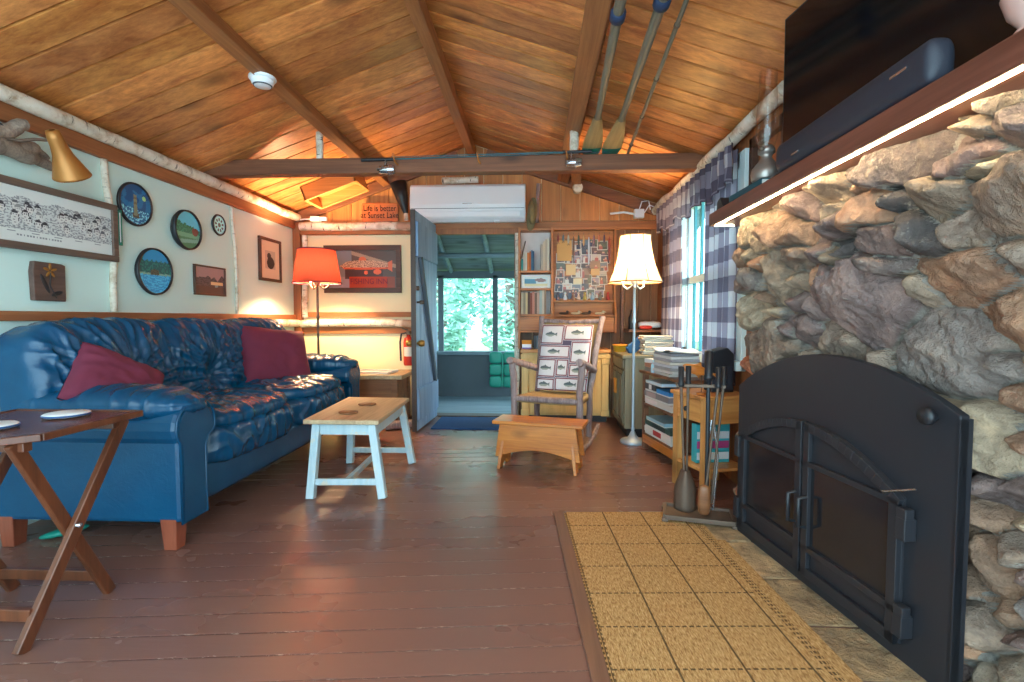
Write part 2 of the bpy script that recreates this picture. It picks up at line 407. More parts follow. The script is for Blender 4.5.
def stone_mat():
    m, nt, b = newmat('fieldstone', .85)
    a = nd(nt, 'ShaderNodeAttribute'); a.attribute_name = 'col'
    v = coords(nt); f = noise_t(nt, v, 9, 8, .68, .5); g = noise_t(nt, v, 55, 4, .7)
    c = mixc(nt, 1.0, a.outputs['Color'], ramp(nt, f, [(.3,(.42,.40,.39,1)), (.5,(1.0,1.0,1.0,1)), (.70,(1.7,1.6,1.46,1))]), 'MULTIPLY')
    c = mixc(nt, mth(nt,'MULTIPLY',ramp(nt, g, [(.6,(0,0,0,1)), (.75,(1,1,1,1))]),.35), c, lin(196,188,176))
    nt.links.new(c, b.inputs['Base Color'])
    bump(nt, b, mth(nt,'ADD', f, mth(nt,'MULTIPLY',g,.5)), 1.0, .032); return m
M['stone'] = stone_mat()
def rug_mat():
    m, nt, b = newmat('woven_sisal', .95, 0, spec=.1)
    tc = nd(nt, 'ShaderNodeTexCoord'); sp = nd(nt, 'ShaderNodeSeparateXYZ'); nt.links.new(tc.outputs['Object'], sp.inputs[0])
    x, y = sp.outputs[0], sp.outputs[1]
    f = noise_t(nt, coords(nt, (16,3,1)), 14, 4, .7)
    c = ramp(nt, f, [(.36, lin(146,106,64)), (.5, lin(192,148,96)), (.66, lin(218,180,130))])
    def line(q, per, off, wd):
        k = mth(nt, 'FRACT', mth(nt, 'DIVIDE', mth(nt,'ADD',q,off), per)); e = mth(nt,'MINIMUM',k,mth(nt,'SUBTRACT',1.0,k))
        return mth(nt, 'LESS_THAN', e, wd/per)
    dash = mth(nt, 'GREATER_THAN', mth(nt,'FRACT',mth(nt,'MULTIPLY',x,42)), .35)
    dashy = mth(nt, 'GREATER_THAN', mth(nt,'FRACT',mth(nt,'MULTIPLY',y,42)), .45)
    inside = mth(nt, 'MULTIPLY', mth(nt,'GREATER_THAN',x,-.33), mth(nt,'LESS_THAN',x,.31))
    l = mth(nt,'MAXIMUM', line(x,.205,.33,.0035), mth(nt,'MULTIPLY', line(y,.21,-.12,.004), dash))
    l = mth(nt,'MULTIPLY', l, inside)
    bl = mth(nt,'MULTIPLY', mth(nt,'MULTIPLY', mth(nt,'LESS_THAN', mth(nt,'ABSOLUTE', mth(nt,'SUBTRACT',mth(nt,'ABSOLUTE',x),.335)), .013), dashy), line(x,.012,0,.004))
    l = mth(nt,'MAXIMUM', l, bl)
    c = mixc(nt, mth(nt,'MULTIPLY',l,.8), c, lin(66,50,36)); nt.links.new(c, b.inputs['Base Color'])
    bump(nt, b, f, .8, .006); return m
M['rug'] = rug_mat()
def plaid_mat():
    m, nt, b = newmat('buffalo_plaid', .9, 0, spec=.2)
    tc = nd(nt, 'ShaderNodeTexCoord'); sp = nd(nt, 'ShaderNodeSeparateXYZ'); nt.links.new(tc.outputs['UV'], sp.inputs[0])
    s1 = mth(nt,'GREATER_THAN', mth(nt,'FRACT',sp.outputs[0]), .5); s2 = mth(nt,'GREATER_THAN', mth(nt,'FRACT',sp.outputs[1]), .5)
    t = mth(nt,'MULTIPLY', mth(nt,'ADD',s1,s2), .5)
    c = ramp(nt, t, [(.0, lin(96,88,104)), (.5, lin(138,130,146)), (1.0, lin(196,192,200))])
    nt.links.new(c, b.inputs['Base Color'])
    # cloth lets some daylight through
    tr = nd(nt,'ShaderNodeBsdfTranslucent'); nt.links.new(c, tr.inputs[0]); mx = nd(nt,'ShaderNodeMixShader'); mx.inputs[0].default_value = .35
    nt.links.new(b.outputs[0], mx.inputs[1]); nt.links.new(tr.outputs[0], mx.inputs[2]); nt.links.new(mx.outputs[0], nt.nodes['Material Output'].inputs[0]); return m
M['plaid'] = plaid_mat()
def leaf_mat(name, c1, c2):
    m = bpy.data.materials.new(name); m.use_nodes = True; nt = m.node_tree; b = nt.nodes['Principled BSDF']
    f = noise_t(nt, coords(nt), 2.5, 3); c = mixc(nt, f, c1, c2); nt.links.new(c, b.inputs['Base Color']); b.inputs['Roughness'].default_value = .6
    tr = nd(nt,'ShaderNodeBsdfTranslucent'); nt.links.new(c, tr.inputs[0]); mx = nd(nt,'ShaderNodeMixShader'); mx.inputs[0].default_value = .5
    nt.links.new(b.outputs[0], mx.inputs[1]); nt.links.new(tr.outputs[0], mx.inputs[2]); nt.links.new(mx.outputs[0], nt.nodes['Material Output'].inputs[0]); return m

# ---------------------------------------------------------------- the setting
XL, XR, YB, YF = -2.62, 1.30, 5.40, -0.7
RX, RZ, SL, SR = -0.67, 2.915, 0.362, 0.330
roof = lambda x: RZ-(SL if x < RX else SR)*abs(x-RX)
ST('floor', MB().box(XL-.12, YF, -.12, XR+.12, YB, 0), M['floor'])
ST('wall_left', MB().box(XL-.12, YF, 0, XL, YB+.1, 2.2), M['cooltint'])
WY0, WY1, WZ0, WZ1 = 3.22, 4.78, .80, 2.02
ST('wall_right', MB().box(XR,2.56,0,XR+.12,WY0,2.27).box(XR,YF,1.6,XR+.12,2.56,2.27).box(XR,WY1,0,XR+.12,YB+.1,2.27).box(XR,WY0,0,XR+.12,WY1,WZ0).box(XR,WY0,WZ1,XR+.12,WY1,2.27), M['trimz'])
DX0, DX1, DZ = -1.12, -.22, 1.99
wb = MB().box(XL,YB,0,DX0,YB+.1,2.19).box(DX1,YB,0,XR,YB+.1,2.19).box(DX0,YB,DZ,DX1,YB+.1,2.19)
wb.prism([(XL,2.19),(XR,2.19),(XR,2.27),(RX,RZ+.01)], Matrix(((1,0,0,0),(0,0,1,YB),(0,1,0,0),(0,0,0,1))), .1)
ST('wall_back', wb, M['butter'])
def ceiling(name, x0, x1, w0, w1):
    mb = MB(); y = YF
    while y < YB+.1:
        wd = random.uniform(w0,w1); y1 = min(y+wd, YB+.1); k = random.uniform(.62,1.12); col = (k, k*random.uniform(.93,1.02), k*random.uniform(.86,1.0), 1)
        g = .008; dz = random.uniform(0,.007)
        a, b = y+g, y1-g
        za, zb = roof(x0)+dz, roof(x1)+dz
        mb.add([(x0,a,za),(x1,a,zb),(x1,b,zb),(x0,b,za),(x0,a,za+.03),(x1,a,zb+.03),(x1,b,zb+.03),(x0,b,za+.03)],
               [(3,2,1,0),(4,5,6,7),(0,1,5,4),(1,2,6,5),(2,3,7,6),(3,0,4,7)], col)
        y = y1
    za, zb = roof(x0)+.03, roof(x1)+.03
    mb.add([(x0,YF,za),(x1,YF,zb),(x1,YB+.1,zb),(x0,YB+.1,za),(x0,YF,za+.05),(x1,YF,zb+.05),(x1,YB+.1,zb+.05),(x0,YB+.1,za+.05)],
               [(3,2,1,0),(4,5,6,7),(0,1,5,4),(1,2,6,5),(2,3,7,6),(3,0,4,7)], (.18,.15,.12,1))
    ST(name, mb, M['ceiling'])
ceiling('ceiling_left', XL-.15, RX, .175, .205); ceiling('ceiling_right', RX, XR+.15, .125, .165)
# gable boarding, vertical pine
mb = MB(); x = XL+.02
while x < XR-.03:
    x1 = min(x+.205, XR-.01); k = random.uniform(.8,1.08)
    mb.prism([(x+.003,2.10),(x1-.003,2.10),(x1-.003,roof(x1-.003)-.004),(x+.003,roof(x+.003)-.004)] if not x < RX < x1 else
             [(x+.003,2.10),(x1-.003,2.10),(x1-.003,roof(x1)-.004),(RX,RZ-.004),(x+.003,roof(x)-.004)],
             Matrix(((1,0,0,0),(0,0,1,YB-.02),(0,1,0,0),(0,0,0,1))), .02, (k,k*.97,k*.9,1)); x = x1
ST('trim_1', mb, M['pinez'], label='honey pine boards closing the gable above the door', cat='wall boards')
# beams
ST('ridge_beam', MB().box(RX-.04,YF,RZ-.14,RX+.04,YB,RZ-.03), M['beam'], .006, 'long dark ridge beam under the peak of the ceiling', 'beam')
def purlin(x, wd, h, lab):
    a = math.atan(SL) if x < RX else -math.atan(SR); z = roof(x)-h/2-.005
    mb = MB().obox((x,(YF+YB)/2,z),(wd,YB-YF,h), Matrix.Rotation(-a,3,'Y')); return ST('ceiling_beam', mb, M['beam'], .006, lab, 'beam')
purlin(-1.60,.075,.10,'ceiling beam on the left slope carrying the white smoke detector')
purlin(.30,.12,.10,'wide ceiling beam on the right slope beside the oars')
TY = 3.92
ST('tie_beam', MB().box(XL,TY-.05,2.19,XR,TY+.05,2.31), M['beamx'], .006, 'horizontal tie beam crossing the whole room with the fishing rods on it', 'beam')
ST('trim_2', MB().box(XL+.0,YF,2.03,XL+.035,YB,2.13), M['trimy'], .004, 'brown timber along the top of the left wall', 'wall trim')
ST('trim_3', MB().box(XL,YF,1.055,XL+.03,YB,1.105), M['trimy'], .003, 'brown timber rail along the left wall above the sofa', 'wall trim')
ST('trim_4', MB().box(XL,YB-.03,1.08,DX0-.1,YB,1.135).box(XL,YB-.03,.90,DX0-.1,YB,.97), M['trimx'], .003, 'two brown timber rails on the back wall behind the red lamp', 'wall trim')
ST('trim_5', MB().box(XL,YB-.07,0,XL+.08,YB,2.1), M['trimz'], .004, 'brown corner post behind the red floor lamp', 'wall trim')
ST('trim_6', MB().box(XL,YB-.05,1.97,DX0,YB,2.02).box(DX0,YB-.05,2.0,XR,YB,2.09), M['trimx'], .004, 'brown timber across the back wall above the doorway and shelves', 'wall trim')
ST('trim_7', MB().box(DX0-.08,YB-.06,0,DX0,YB,2.0).box(DX1,YB-.05,0,DX1+.05,YB,2.0).box(DX0-.08,YB-.06,1.96,DX1+.05,YB,2.02), M['trimz'], .004, 'brown casing around the open doorway', 'door trim')
ST('trim_8', MB().bar((XR-.02,YB-.04,roof(XR)-.07),(RX+.15,YB-.04,roof(RX+.15)-.07),.05,.11), M['beamx'], .004, 'dark sloping rafter along the right side of the gable', 'rafter')
ST('trim_9', MB().bar((XL+.02,YB-.04,roof(XL)-.07),(RX-.15,YB-.04,roof(RX-.15)-.07),.05,.11), M['beamx'], .004, 'dark sloping rafter along the left side of the gable', 'rafter')
ST('trim_10', MB().bar((.130,2.70,.007),(.290,-.4,.007),.055,.014).bar((.130,2.70,.007),(.17,2.70,.007),.03,.014), wood('brown_floor_strip', lin(102,70,58), lin(130,92,76), 'Y', .4, False), .003, 'flat brown wooden strip on the floor edging the rug', 'floor trim')
mb = MB(); x = DX1+.05
while x < XR-.01:
    x1 = min(x+.14, XR); k = random.uniform(.75,1.05); mb.box(x+.002,YB-.012,0,x1-.002,YB,2.0,(k,k*.98,k*.95,1)); x = x1
ST('trim_11', mb, wood('dark_wall_boards', lin(96,64,42), lin(150,106,72), 'Z', .55, True, True), label='brown upright wall boards behind the shelves and cabinets', cat='wall boards')
# birch poles
def log(p0, p1, r, mat, lab, wob=.008, n=26, cat='birch pole', group=None, name='birch_pole'):
    p0, p1 = Vector(p0), Vector(p1); pts = []; rs = []
    for i in range(n+1):
        t = i/n; s = p0.lerp(p1, t); q = s*2.3
        pts.append(s+Vector((noise.noise(q+Vector((3,0,0))), noise.noise(q+Vector((0,7,0))), noise.noise(q+Vector((0,0,9)))))*wob*2)
        rs.append(r*(1+.10*noise.noise(q*3)))
    return S(name, MB().tube(pts, rs, 14), mat, lab, cat, group)
log((XL+.06,YF,2.150),(XL+.06,YB-.02,2.150),.04,M['birchY'],'long white birch pole along the top of the left wall',.004,60)
log((XL+.018,2.96,2.03),(XL+.018,2.99,1.105),.019,M['birchZ'],'upright birch pole on the left wall between the long framed drawing and the lighthouse plate')
log((XL+.014,4.225,2.03),(XL+.014,4.285,1.105),.014,M['birchZ'],'thin crooked upright birch stick on the left wall right of the small round plate',.014)
log((XL+.05,3.6,1.015),(XL+.05,YB-.08,1.015),.04,M['birchY'],'birch pole lying along the left wall above the sofa back')
log((XL+.08,YB-.05,2.055),(DX0-.19,YB-.05,2.055),.045,M['birchX'],'birch pole along the back wall under the lettered board')
log((XL+.08,YB-.05,1.012),(DX0-.1,YB-.05,1.012),.042,M['birchX'],'birch pole on the back wall behind the red lamp, at rail height')
log((XL+.12,YB-.04,1.96),(XL+.12,YB-.04,1.08),.03,M['birchZ'],'short upright birch pole in the back corner beside the fish poster')
log((DX1+.03,YB-.07,0.02),(DX1+.03,YB-.07,1.97),.028,M['birchZ'],'upright birch pole on the right side of the doorway')
log((DX0-.06,YB-.085,1.25),(DX0-.06,YB-.085,2.02),.026,M['birchZ'],'upright birch pole on the left side of the doorway')
log((-1.69,TY,2.31),(-1.69,TY,roof(-1.69)-.03),.028,M['birchZ'],'short birch post between tie beam and left ceiling beam')
log((.29,TY,2.31),(.29,TY,roof(.29)-.10),.035,M['birchZ'],'short birch post between tie beam and the wide right ceiling beam')
log((XR-.05,2.60,2.215),(XR-.05,YB-.05,2.19),.042,M['birchY'],'birch pole along the top of the right wall above the plaid curtains')
log((-.98,YB-.09,2.515),(-.60,YB-.09,2.52),.035,M['birchX'],'short cut birch log in the gable above the air conditioner',.003,10)
log((.42,5.02,2.36),(.42,5.10,2.36),.05,M['birchY'],'cut birch block under the right ceiling beam near the back wall',.002,6)
ST('purlin_brace', MB().bar((.35,4.5,2.52),(.41,5.06,2.43),.09,.1), M['beam'], .004, 'short beam stub reaching from the ceiling to the birch block', 'beam')

# window in the right wall
wn = T('window_1','tall white and teal sash window between plaid curtains','window',(XR+.05,4.0,WZ0),0,kind='structure')
P('window_frame', MB().box(XR-.03,WY0-.08,WZ0-.06,XR+.1,WY0+.03,WZ1+.08).box(XR-.03,WY1-.03,WZ0-.06,XR+.1,WY1+.08,WZ1+.08).box(XR-.03,WY0,WZ1-.02,XR+.1,WY1,WZ1+.08).box(XR-.06,WY0-.08,WZ0-.06,XR+.1,WY1+.08,WZ0), M['whitepaint'], wn, True, .004)
mb = MB()
for y in (3.55,3.98,4.42): mb.box(XR+.02,y-.02,WZ0,XR+.06,y+.02,WZ1)
mb.box(XR+.02,WY0,1.36,XR+.07,WY1,1.42)
P('sash', mb, M['whitepaint'], wn, True, .003)
mb = MB()
for y in (3.66,4.12,4.29): mb.box(XR+.03,y-.014,WZ0,XR+.05,y+.014,WZ1)
P('muntin', mb, M['tealpaint'], wn, True, label='teal painted window bars')
P('pane', MB().add([(XR+.055,WY0,WZ0),(XR+.055,WY1,WZ0),(XR+.055,WY1,WZ1),(XR+.055,WY0,WZ1)],[(0,1,2,3)]), M['glass'], wn, True)
ST('window_2', MB().box(XR-.04,2.62,1.62,XR,2.68,2.12).box(XR-.04,3.02,1.62,XR,3.06,2.12).box(XR-.04,2.62,2.06,XR,3.06,2.12), M['frame'], .003, 'dark wooden window casing behind the glass oil lamp', 'window')

# ---------------------------------------------------------------- porch and the outdoors
ST('porch_floor', MB().box(-1.9,YB,-.14,1.6,7.0,-.02), M['porch'])
ST('door_sill', MB().box(DX0,YB-.05,-.01,DX1,YB+.1,.012), M['doordark'], .003)
PY = 6.9
ST('porch_wall', MB().box(-1.4,PY,-.02,1.6,PY+.06,.56), M['porchd'])
ST('porch_sill', MB().box(-1.4,PY-.05,.56,1.6,PY+.08,.61), M['porch'], .004)
mb = MB()
for x in (-1.31,-.55,.25,1.0): mb.box(x-.035,PY,.6,x+.035,PY+.06,1.66)
mb.box(-1.4,PY,1.62,1.6,PY+.08,1.72); ST('porch_posts', mb, M['porchd'], .004, 'dark posts and header framing the porch screens', 'porch frame')
mb = MB().box(-1.42,YB+.1,-.02,-1.36,PY,.60).box(-1.42,YB+.1,.6,-1.36,5.6,2.3).box(-1.42,6.1,.6,-1.37,6.16,2.2).box(-1.42,YB+.1,1.7,-1.37,PY,1.78)
ST('porch_side_wall', mb, M['porch'])
mb = MB().grid(lambda u,v: (-1.345+.012*math.sin(u*34+v*5), 5.55+u*1.3, .62+v*1.5), 60, 20)
S('porch_drape', mb, M['doorblue'], 'pale blue gathered drape on the left side of the porch', 'curtain')
mb = MB().add([(-3.4,YB+.1,2.28),(1.9,YB+.1,2.28),(1.9,7.2,1.66),(-3.4,7.2,1.66),(-3.4,YB+.1,2.32),(1.9,YB+.1,2.32),(1.9,7.2,1.70),(-3.4,7.2,1.70)],
   [(3,2,1,0),(4,5,6,7),(0,1,5,4),(1,2,6,5),(2,3,7,6),(3,0,4,7)])
ST('porch_roof', mb, M['porchroof'])  # left overhang added past the porch side to block leaking sun
for k, x in enumerate((-1.18,-.62,-.08)):
    log((x,YB+.12,2.22),(x+.02,7.0,1.68),.032,M['porch'],['leftmost log rafter under the porch roof','middle log rafter under the porch roof','rightmost log rafter under the porch roof'][k],.004,14,'rafter',None,'porch_rafter')
log((-1.4,6.35,1.86),(1.6,6.35,1.86),.035,M['porch'],'pale log crosspiece under the porch roof',.004,14,'rafter',None,'porch_crosspiece')
# teal quilted cushion hanging over the porch sill
r = T('boat_cushion','teal green quilted boat cushion hung over the porch sill','cushion',(-.44,6.80,.11))
for j in range(3):
    for i in range(2):
        P('quilted_panel', MB().puff((-.095+.19*i,0,.09+.165*j),(.088,.035,.078),.45,.45,n=(20,12)), M['green'], r)
P('strap', MB().bar((0,-.03,.02),(0,-.03,.48),.02,.008), M['green'], r)
ST('ground', MB().box(-14,7.0,-.5,16,30,-.3).box(1.6,-2,-.5,16,7,-.3).box(-14,-2,-.5,-2.8,7,-.3), leaf_mat('grass_cover', lin(90,120,70), lin(140,160,100)))
def tree(x, y, h, lab, lm, n, seed, crown):
    rnd = random.Random(seed)
    t = T('leafy_tree', lab, 'tree', (x,y,-.3), group='trees beyond the porch')
    P('trunk', MB().tube([(0,0,0),(.05,.03,h*.4),(-.05,0,h*.75),(0,0,h)],[.12,.1,.07,.03],8), M['bark'], t)
    mb = MB()
    for k in range(n):
        q = Vector((rnd.gauss(0,1),rnd.gauss(0,1),rnd.gauss(0,1))).normalized()*rnd.uniform(.45,1)**.5
        p = Vector((q.x*crown,q.y*crown*.7,h*.55+q.z*h*.5)); s = rnd.uniform(.07,.15)
        a = Vector((rnd.uniform(-1,1),rnd.uniform(-1,1),rnd.uniform(-.6,.6))).normalized(); b = a.cross(Vector((rnd.uniform(-1,1),rnd.uniform(-1,1),1))).normalized()
        mb.add([p-a*s,p+b*s*.5,p+a*s,p-b*s*.5],[(0,1,2,3)])
    P('foliage', mb, lm, t); return t
L1 = leaf_mat('leaf_light', lin(150,200,190), lin(214,238,228)); L2 = leaf_mat('leaf_mid', lin(96,156,150), lin(166,208,200))
tree(-1.95,10.2,3.6,'slender tree just beyond the left end of the porch screen',L1,2300,1,.68)
tree(-.55,10.4,3.8,'bright leafy tree in the middle of the porch view',L1,2300,2,.68)
tree(.85,10.2,3.4,'leafy tree at the right edge of the porch view',L2,2300,3,.68)
tree(-2.9,14.6,5.0,'tall darker tree far behind on the left of the porch view',L2,3600,4,1.5)
tree(.2,14.6,5.2,'tall darker tree far behind on the right of the porch view',L2,3600,5,1.5)

# ---------------------------------------------------------------- door leaf
d = T('door_1','blue-grey painted plank door standing open into the room','door',(-1.075,5.33,0.015),R(-93),kind='structure')
# local +x runs from hinge to free edge, local y+ faces the room's right side
Wd, Hd = .78, 2.04
mb = MB()
for k in range(5): mb.box(Wd/5*k+.002,-.015,0,Wd/5*(k+1)-.002,.02,Hd)
P('door_leaf', mb, M['doorblue'], d, bevel=.003)
P('door_edge', MB().box(Wd,-.018,0,Wd+.014,.026,Hd), M['doordark'], d, bevel=.002, label='dark brown free edge of the door')
P('batten', MB().box(.04,.02,.10,Wd-.02,.045,.40), M['doorblue'], d, bevel=.003)
P('batten', MB().box(.04,.02,1.62,Wd-.02,.045,1.94), M['doorblue'], d, bevel=.003)
P('brace', MB().bar((.12,.036,.40),(Wd-.12,.036,1.62),.05,.035,up=(0,1,0)), M['porchd'], d, bevel=.003, label='dark diagonal brace')
kn = P('door_knob', MB().lathe([(.001,-.09),(.026,-.085),(.032,-.06),(.026,-.035),(.012,-.03),(.012,0),(.012,.03),(.028,.04),(.033,.06),(.026,.085),(.001,.09)],(Wd-.055,0,.82),16,Matrix.Rotation(R(90),3,'X')), M['brass'], d, label='brass round knob')
P('deadbolt', MB().lathe([(.001,-.04),(.022,-.04),(.022,-.015),(.022,.03),(.001,.03)],(Wd-.05,0,1.33),14,Matrix.Rotation(R(90),3,'X')), M['iron'], d)
P('pull', MB().lathe([(.001,-.09),(.018,-.085),(.018,-.05),(.01,-.045),(.01,0)],(Wd-.05,0,1.20),14,Matrix.Rotation(R(90),3,'X')), M['iron'], d)

S('door_mat', MB().box(-1.0,4.72,.001,-.30,5.28,.014), M['navy'], 'dark blue ribbed mat on the floor in the doorway', 'mat', bevel=.004)

# ---------------------------------------------------------------- stone fireplace
def build_stones():
    rnd = np.random.RandomState(11)
    U0, U1, H = -.5, 2.85, 1.56       # along the face then round the far corner
    L = 2.72                          # y of the corner
    # scatter seeds with varying size
    seeds = []
    tries = 0
    while len(seeds) < 330 and tries < 30000:
        tries += 1
        u = rnd.uniform(U0-.1,U1+.1); v = rnd.uniform(-.05,H+.05); a = rnd.choice([.055,.085,.12,.15,.19],p=[.24,.24,.22,.18,.12])
        b = a*rnd.uniform(.52,.9); th = rnd.normal(.08,.28)
        ok = True
        for s in seeds:
            du, dv = u-s[0], v-s[1]
            if math.hypot(du/(a+s[2]), dv/(b+s[3])) < .80: ok = False; break
        if ok: seeds.append((u,v,a,b,th))
    sd = np.array(seeds)
    nu, nv = 620, 290
    uu = np.linspace(U0,U1,nu); vv = np.linspace(0,H,nv); Ug, Vg = np.meshgrid(uu,vv,indexing='ij')
    # warp
    Wu = np.zeros_like(Ug); Wv = np.zeros_like(Ug); N1 = np.zeros_like(Ug); N2 = np.zeros_like(Ug)
    for i in range(nu):
        for j in range(nv):
            p = Vector((uu[i],vv[j],0))
            Wu[i,j] = noise.noise(p*7)*.022+noise.noise(p*19)*.008; Wv[i,j] = noise.noise(p*7+Vector((9,4,2)))*.020+noise.noise(p*19+Vector((5,1,7)))*.007
            N1[i,j] = noise.noise(p*14+Vector((0,0,5)))+.6*noise.noise(p*33+Vector((0,0,8)))
            N2[i,j] = noise.noise(p*60)+.5*noise.noise(p*110)
    X = Ug+Wu; Y = Vg+Wv
    d1 = np.full(X.shape,9.); d2 = np.full(X.shape,9.); idx = np.zeros(X.shape,int)
    ctx = np.zeros(X.shape); cty = np.zeros(X.shape)
    for k,(u,v,a,b,th) in enumerate(sd):
        c,s = math.cos(th),math.sin(th); du, dv = X-u, Y-v
        p, q = (du*c+dv*s)/a, (-du*s+dv*c)/b
        dist = (np.abs(p)**2.6+np.abs(q)**2.6)**(1/2.6)
        nb = dist < d1
        d2 = np.where(nb, d1, np.minimum(d2,dist)); d1 = np.where(nb, dist, d1); idx = np.where(nb,k,idx)
        ctx = np.where(nb,p,ctx); cty = np.where(nb,q,cty)
    e = np.clip((d2-d1)/.42,0,1)
    bulge = np.sqrt(np.clip(1-(1-e)**2,0,1))
    fac = np.clip(1.25-d1*.55,0,1)
    prot = rnd.uniform(.055,.105,len(sd))
    gx = rnd.normal(0,.045,(4,len(sd))); gy = rnd.normal(0,.045,(4,len(sd))); pk = rnd.uniform(0,.03,(4,len(sd)))
    top = np.full(X.shape,9.)
    for k in range(4): top = np.minimum(top, prot[idx]+pk[k][idx]+gx[k][idx]*ctx+gy[k][idx]*cty)
    top = np.clip(top,.02,.125)
    h = bulge*(top*(.55+.45*fac))+bulge*N1*.014+N1*.004+N2*.0042
    h = np.clip(h,-.02,.125)
    pal = [lin(136,116,102),lin(148,128,110),lin(120,98,92),lin(156,136,114),lin(128,108,104),lin(102,88,84),lin(164,146,124),lin(142,112,92),lin(122,110,104),lin(156,118,94),lin(84,76,74),lin(166,100,70)]
    pr = [.13,.13,.11,.11,.10,.08,.09,.08,.07,.05,.03,.02]
    ci = rnd.choice(len(pal),len(sd),p=np.array(pr)/sum(pr)); colS = np.array([pal[k] for k in ci]); colS[:,:3] *= rnd.uniform(.88,1.3,(len(sd),1))
    mort = np.array(lin(140,132,124))
    mb = MB()
    vs = []; rc = .09
    s0 = L-rc; arc = rc*math.pi/2
    sm_ = lambda t: (lambda q: q*q*(3-2*q))(max(0,min(1,t)))
    xf_ = lambda y_, v_: (1.165+.132*(2.5-min(2.5,y_)))*(1-sm_((v_-.78)/.6))+1.085*sm_((v_-.78)/.6)
    for i in range(nu):
        u = uu[i]
        xface = 1.165
        if u <= s0: bx, by, nx, ny = 0, u, -1, 0
        elif u <= s0+arc:
            t = (u-s0)/rc; bx, by = xface+rc-rc*math.cos(t), s0+rc*math.sin(t); nx, ny = -math.cos(t), math.sin(t)
        else: bx, by, nx, ny = xface+rc+(u-s0-arc), L, 0, 1
        
        for j in range(nv):
            k = h[i,j]; vs.append(((xf_(u,vv[j]) if u <= s0 else bx)+nx*k, by+ny*k, vv[j]))
    fs = []; cs = []
    for i in range(nu-1):
        for j in range(nv-1):
            fs.append((i*nv+j, i*nv+j+1, (i+1)*nv+j+1, (i+1)*nv+j)); w_ = min(1,max(0,(e[i,j]-.10)/.10)); cs.append(tuple(mort*(1-w_)+colS[idx[i,j]]*w_))
    mb.add(vs, fs, cs, True)
    mb.prism([(1.30,2.55),(1.65,2.55),(1.65,-.5),(1.62,-.5)],Matrix.Identity(4),1.555,tuple(mort))
    return mb
fp = T('stone_fireplace','large fieldstone fireplace wall with a dark wooden mantel lit from below','fireplace',(1.2,1.1,0),kind='structure')
P('stonework', build_stones(), M['stone'], fp, True)
mt = P('mantel', MB().box(.925,-.5,1.555,1.30,2.74,1.622), M['mantel'], fp, True, .006, label='dark brown wooden mantel shelf')
P('led_strip', MB().box(.944,-.5,1.5515,.9475,2.70,1.555).box(.944,2.6965,1.5515,1.04,2.70,1.555), M['led'], fp, True, label='glowing warm white light strip under the mantel')
mb = MB(); rr = random.Random(5); y = -.4
while y < 2.55:
    L_ = rr.uniform(.14,.34); q_ = rr.uniform(.7,1.1)
    mb.box(.88+.07*(2.6-y)/1.3*.8-.02, y+.006, 0, 1.3+.1*(2.5-y), y+L_-.006, .006+rr.uniform(0,.006), tuple(k*q_ for k in lin(176,146,110)[:3])+(1,)); y += L_
P('hearth', mb, M['stone'], fp, True, .004, label='flat tan hearth stones')

# arched black steel fire screen with two doors, standing against the stones
fs_o = Vector((1.012,2.517,0)); fs_d = Vector((1.158,1.405,0))
ang = math.atan2(fs_d.y-fs_o.y, fs_d.x-fs_o.x)
SW = (fs_d-fs_o).length
# local x: far -> near along the screen, local -y is the room side
scr = T('fireplace_screen','arched black steel fireplace surround with two glass doors leaning on the stone wall','fireplace doors',(fs_o.x,fs_o.y,.004),ang)
zr = lambda x: 0
def arch(x0,x1,zl,zr_,rise,n=28):
    return [(x0+(x1-x0)*i/n, zl+(zr_-zl)*i/n+rise*(1-(2*i/n-1)**2)) for i in range(n+1)]
MX = Matrix(((1,0,0,0),(0,0,1,0),(0,1,0,0),(0,0,0,1)))   # (a,b,depth) -> x=a, z=b, y=depth
def mz(y): m = MX.copy(); m[1][3] = y; return m
P('surround', MB().prism([(0,.0)]+[(SW,0)]+arch(0,SW,.735,.80,.160)[::-1], mz(0), .03), M['black'], scr, bevel=.004)
P('edge_return', MB().box(SW-.012,0,0,SW,.04,.79), M['black'], scr)
X0, X1, ZB = .075, .965, .055
dtop = lambda x: .515+.145*(1-((x-(X0+X1)/2)/((X1-X0)/2))**2)
def fdoor(a, b):
    n = 14; fw = .034
    out = [(a,ZB),(b,ZB)]+[(b+(a-b)*i/n, dtop(b+(a-b)*i/n)) for i in range(n+1)]
    D = P('door_leaf', MB().prism(out, mz(-.012), .012), M['black'], scr, bevel=.002)
    fr = MB().box(a,-.03,ZB,a+fw,-.012,dtop(a)-.005).box(b-fw,-.03,ZB,b,-.012,dtop(b)-.005).box(a,-.03,ZB,b,-.012,ZB+.035).box(a,-.03,ZB+.10,b,-.012,ZB+.122).box(a,-.03,.49,b,-.012,.510)
    pts = [(a+(b-a)*i/n) for i in range(n+1)]
    for p, q in zip(pts[:-1], pts[1:]): fr.bar((p,-.021,dtop(p)-.018),(q,-.021,dtop(q)-.018),.018,.036)
    P('door_frame', fr, M['black'], D, bevel=.002)
    P('glass', MB().box(a+fw,-.016,ZB+.122,b-fw,-.012,.49), M['blackglass'], D)
    return D
mid = (X0+X1)/2+.0
D1 = fdoor(X0, mid-.006); D2 = fdoor(mid+.006, X1)
for D, xx in ((D1, mid-.032),(D2, mid+.032)):
    P('handle', MB().tube([(xx,-.03,.25),(xx,-.06,.255),(xx,-.06,.365),(xx,-.03,.37)],.008,8), M['plastic'], D)
for xx in (X0-.02, X1+.02):
    for zz in (.13,.43):
        D = D1 if xx < mid else D2
        P('hinge', MB().box(xx-.018,-.04,zz-.035,xx+.018,-.0,zz+.035).box(xx-.012,-.042,zz+.032,xx+.022,-.012,zz+.065), M['black'], D, bevel=.003)
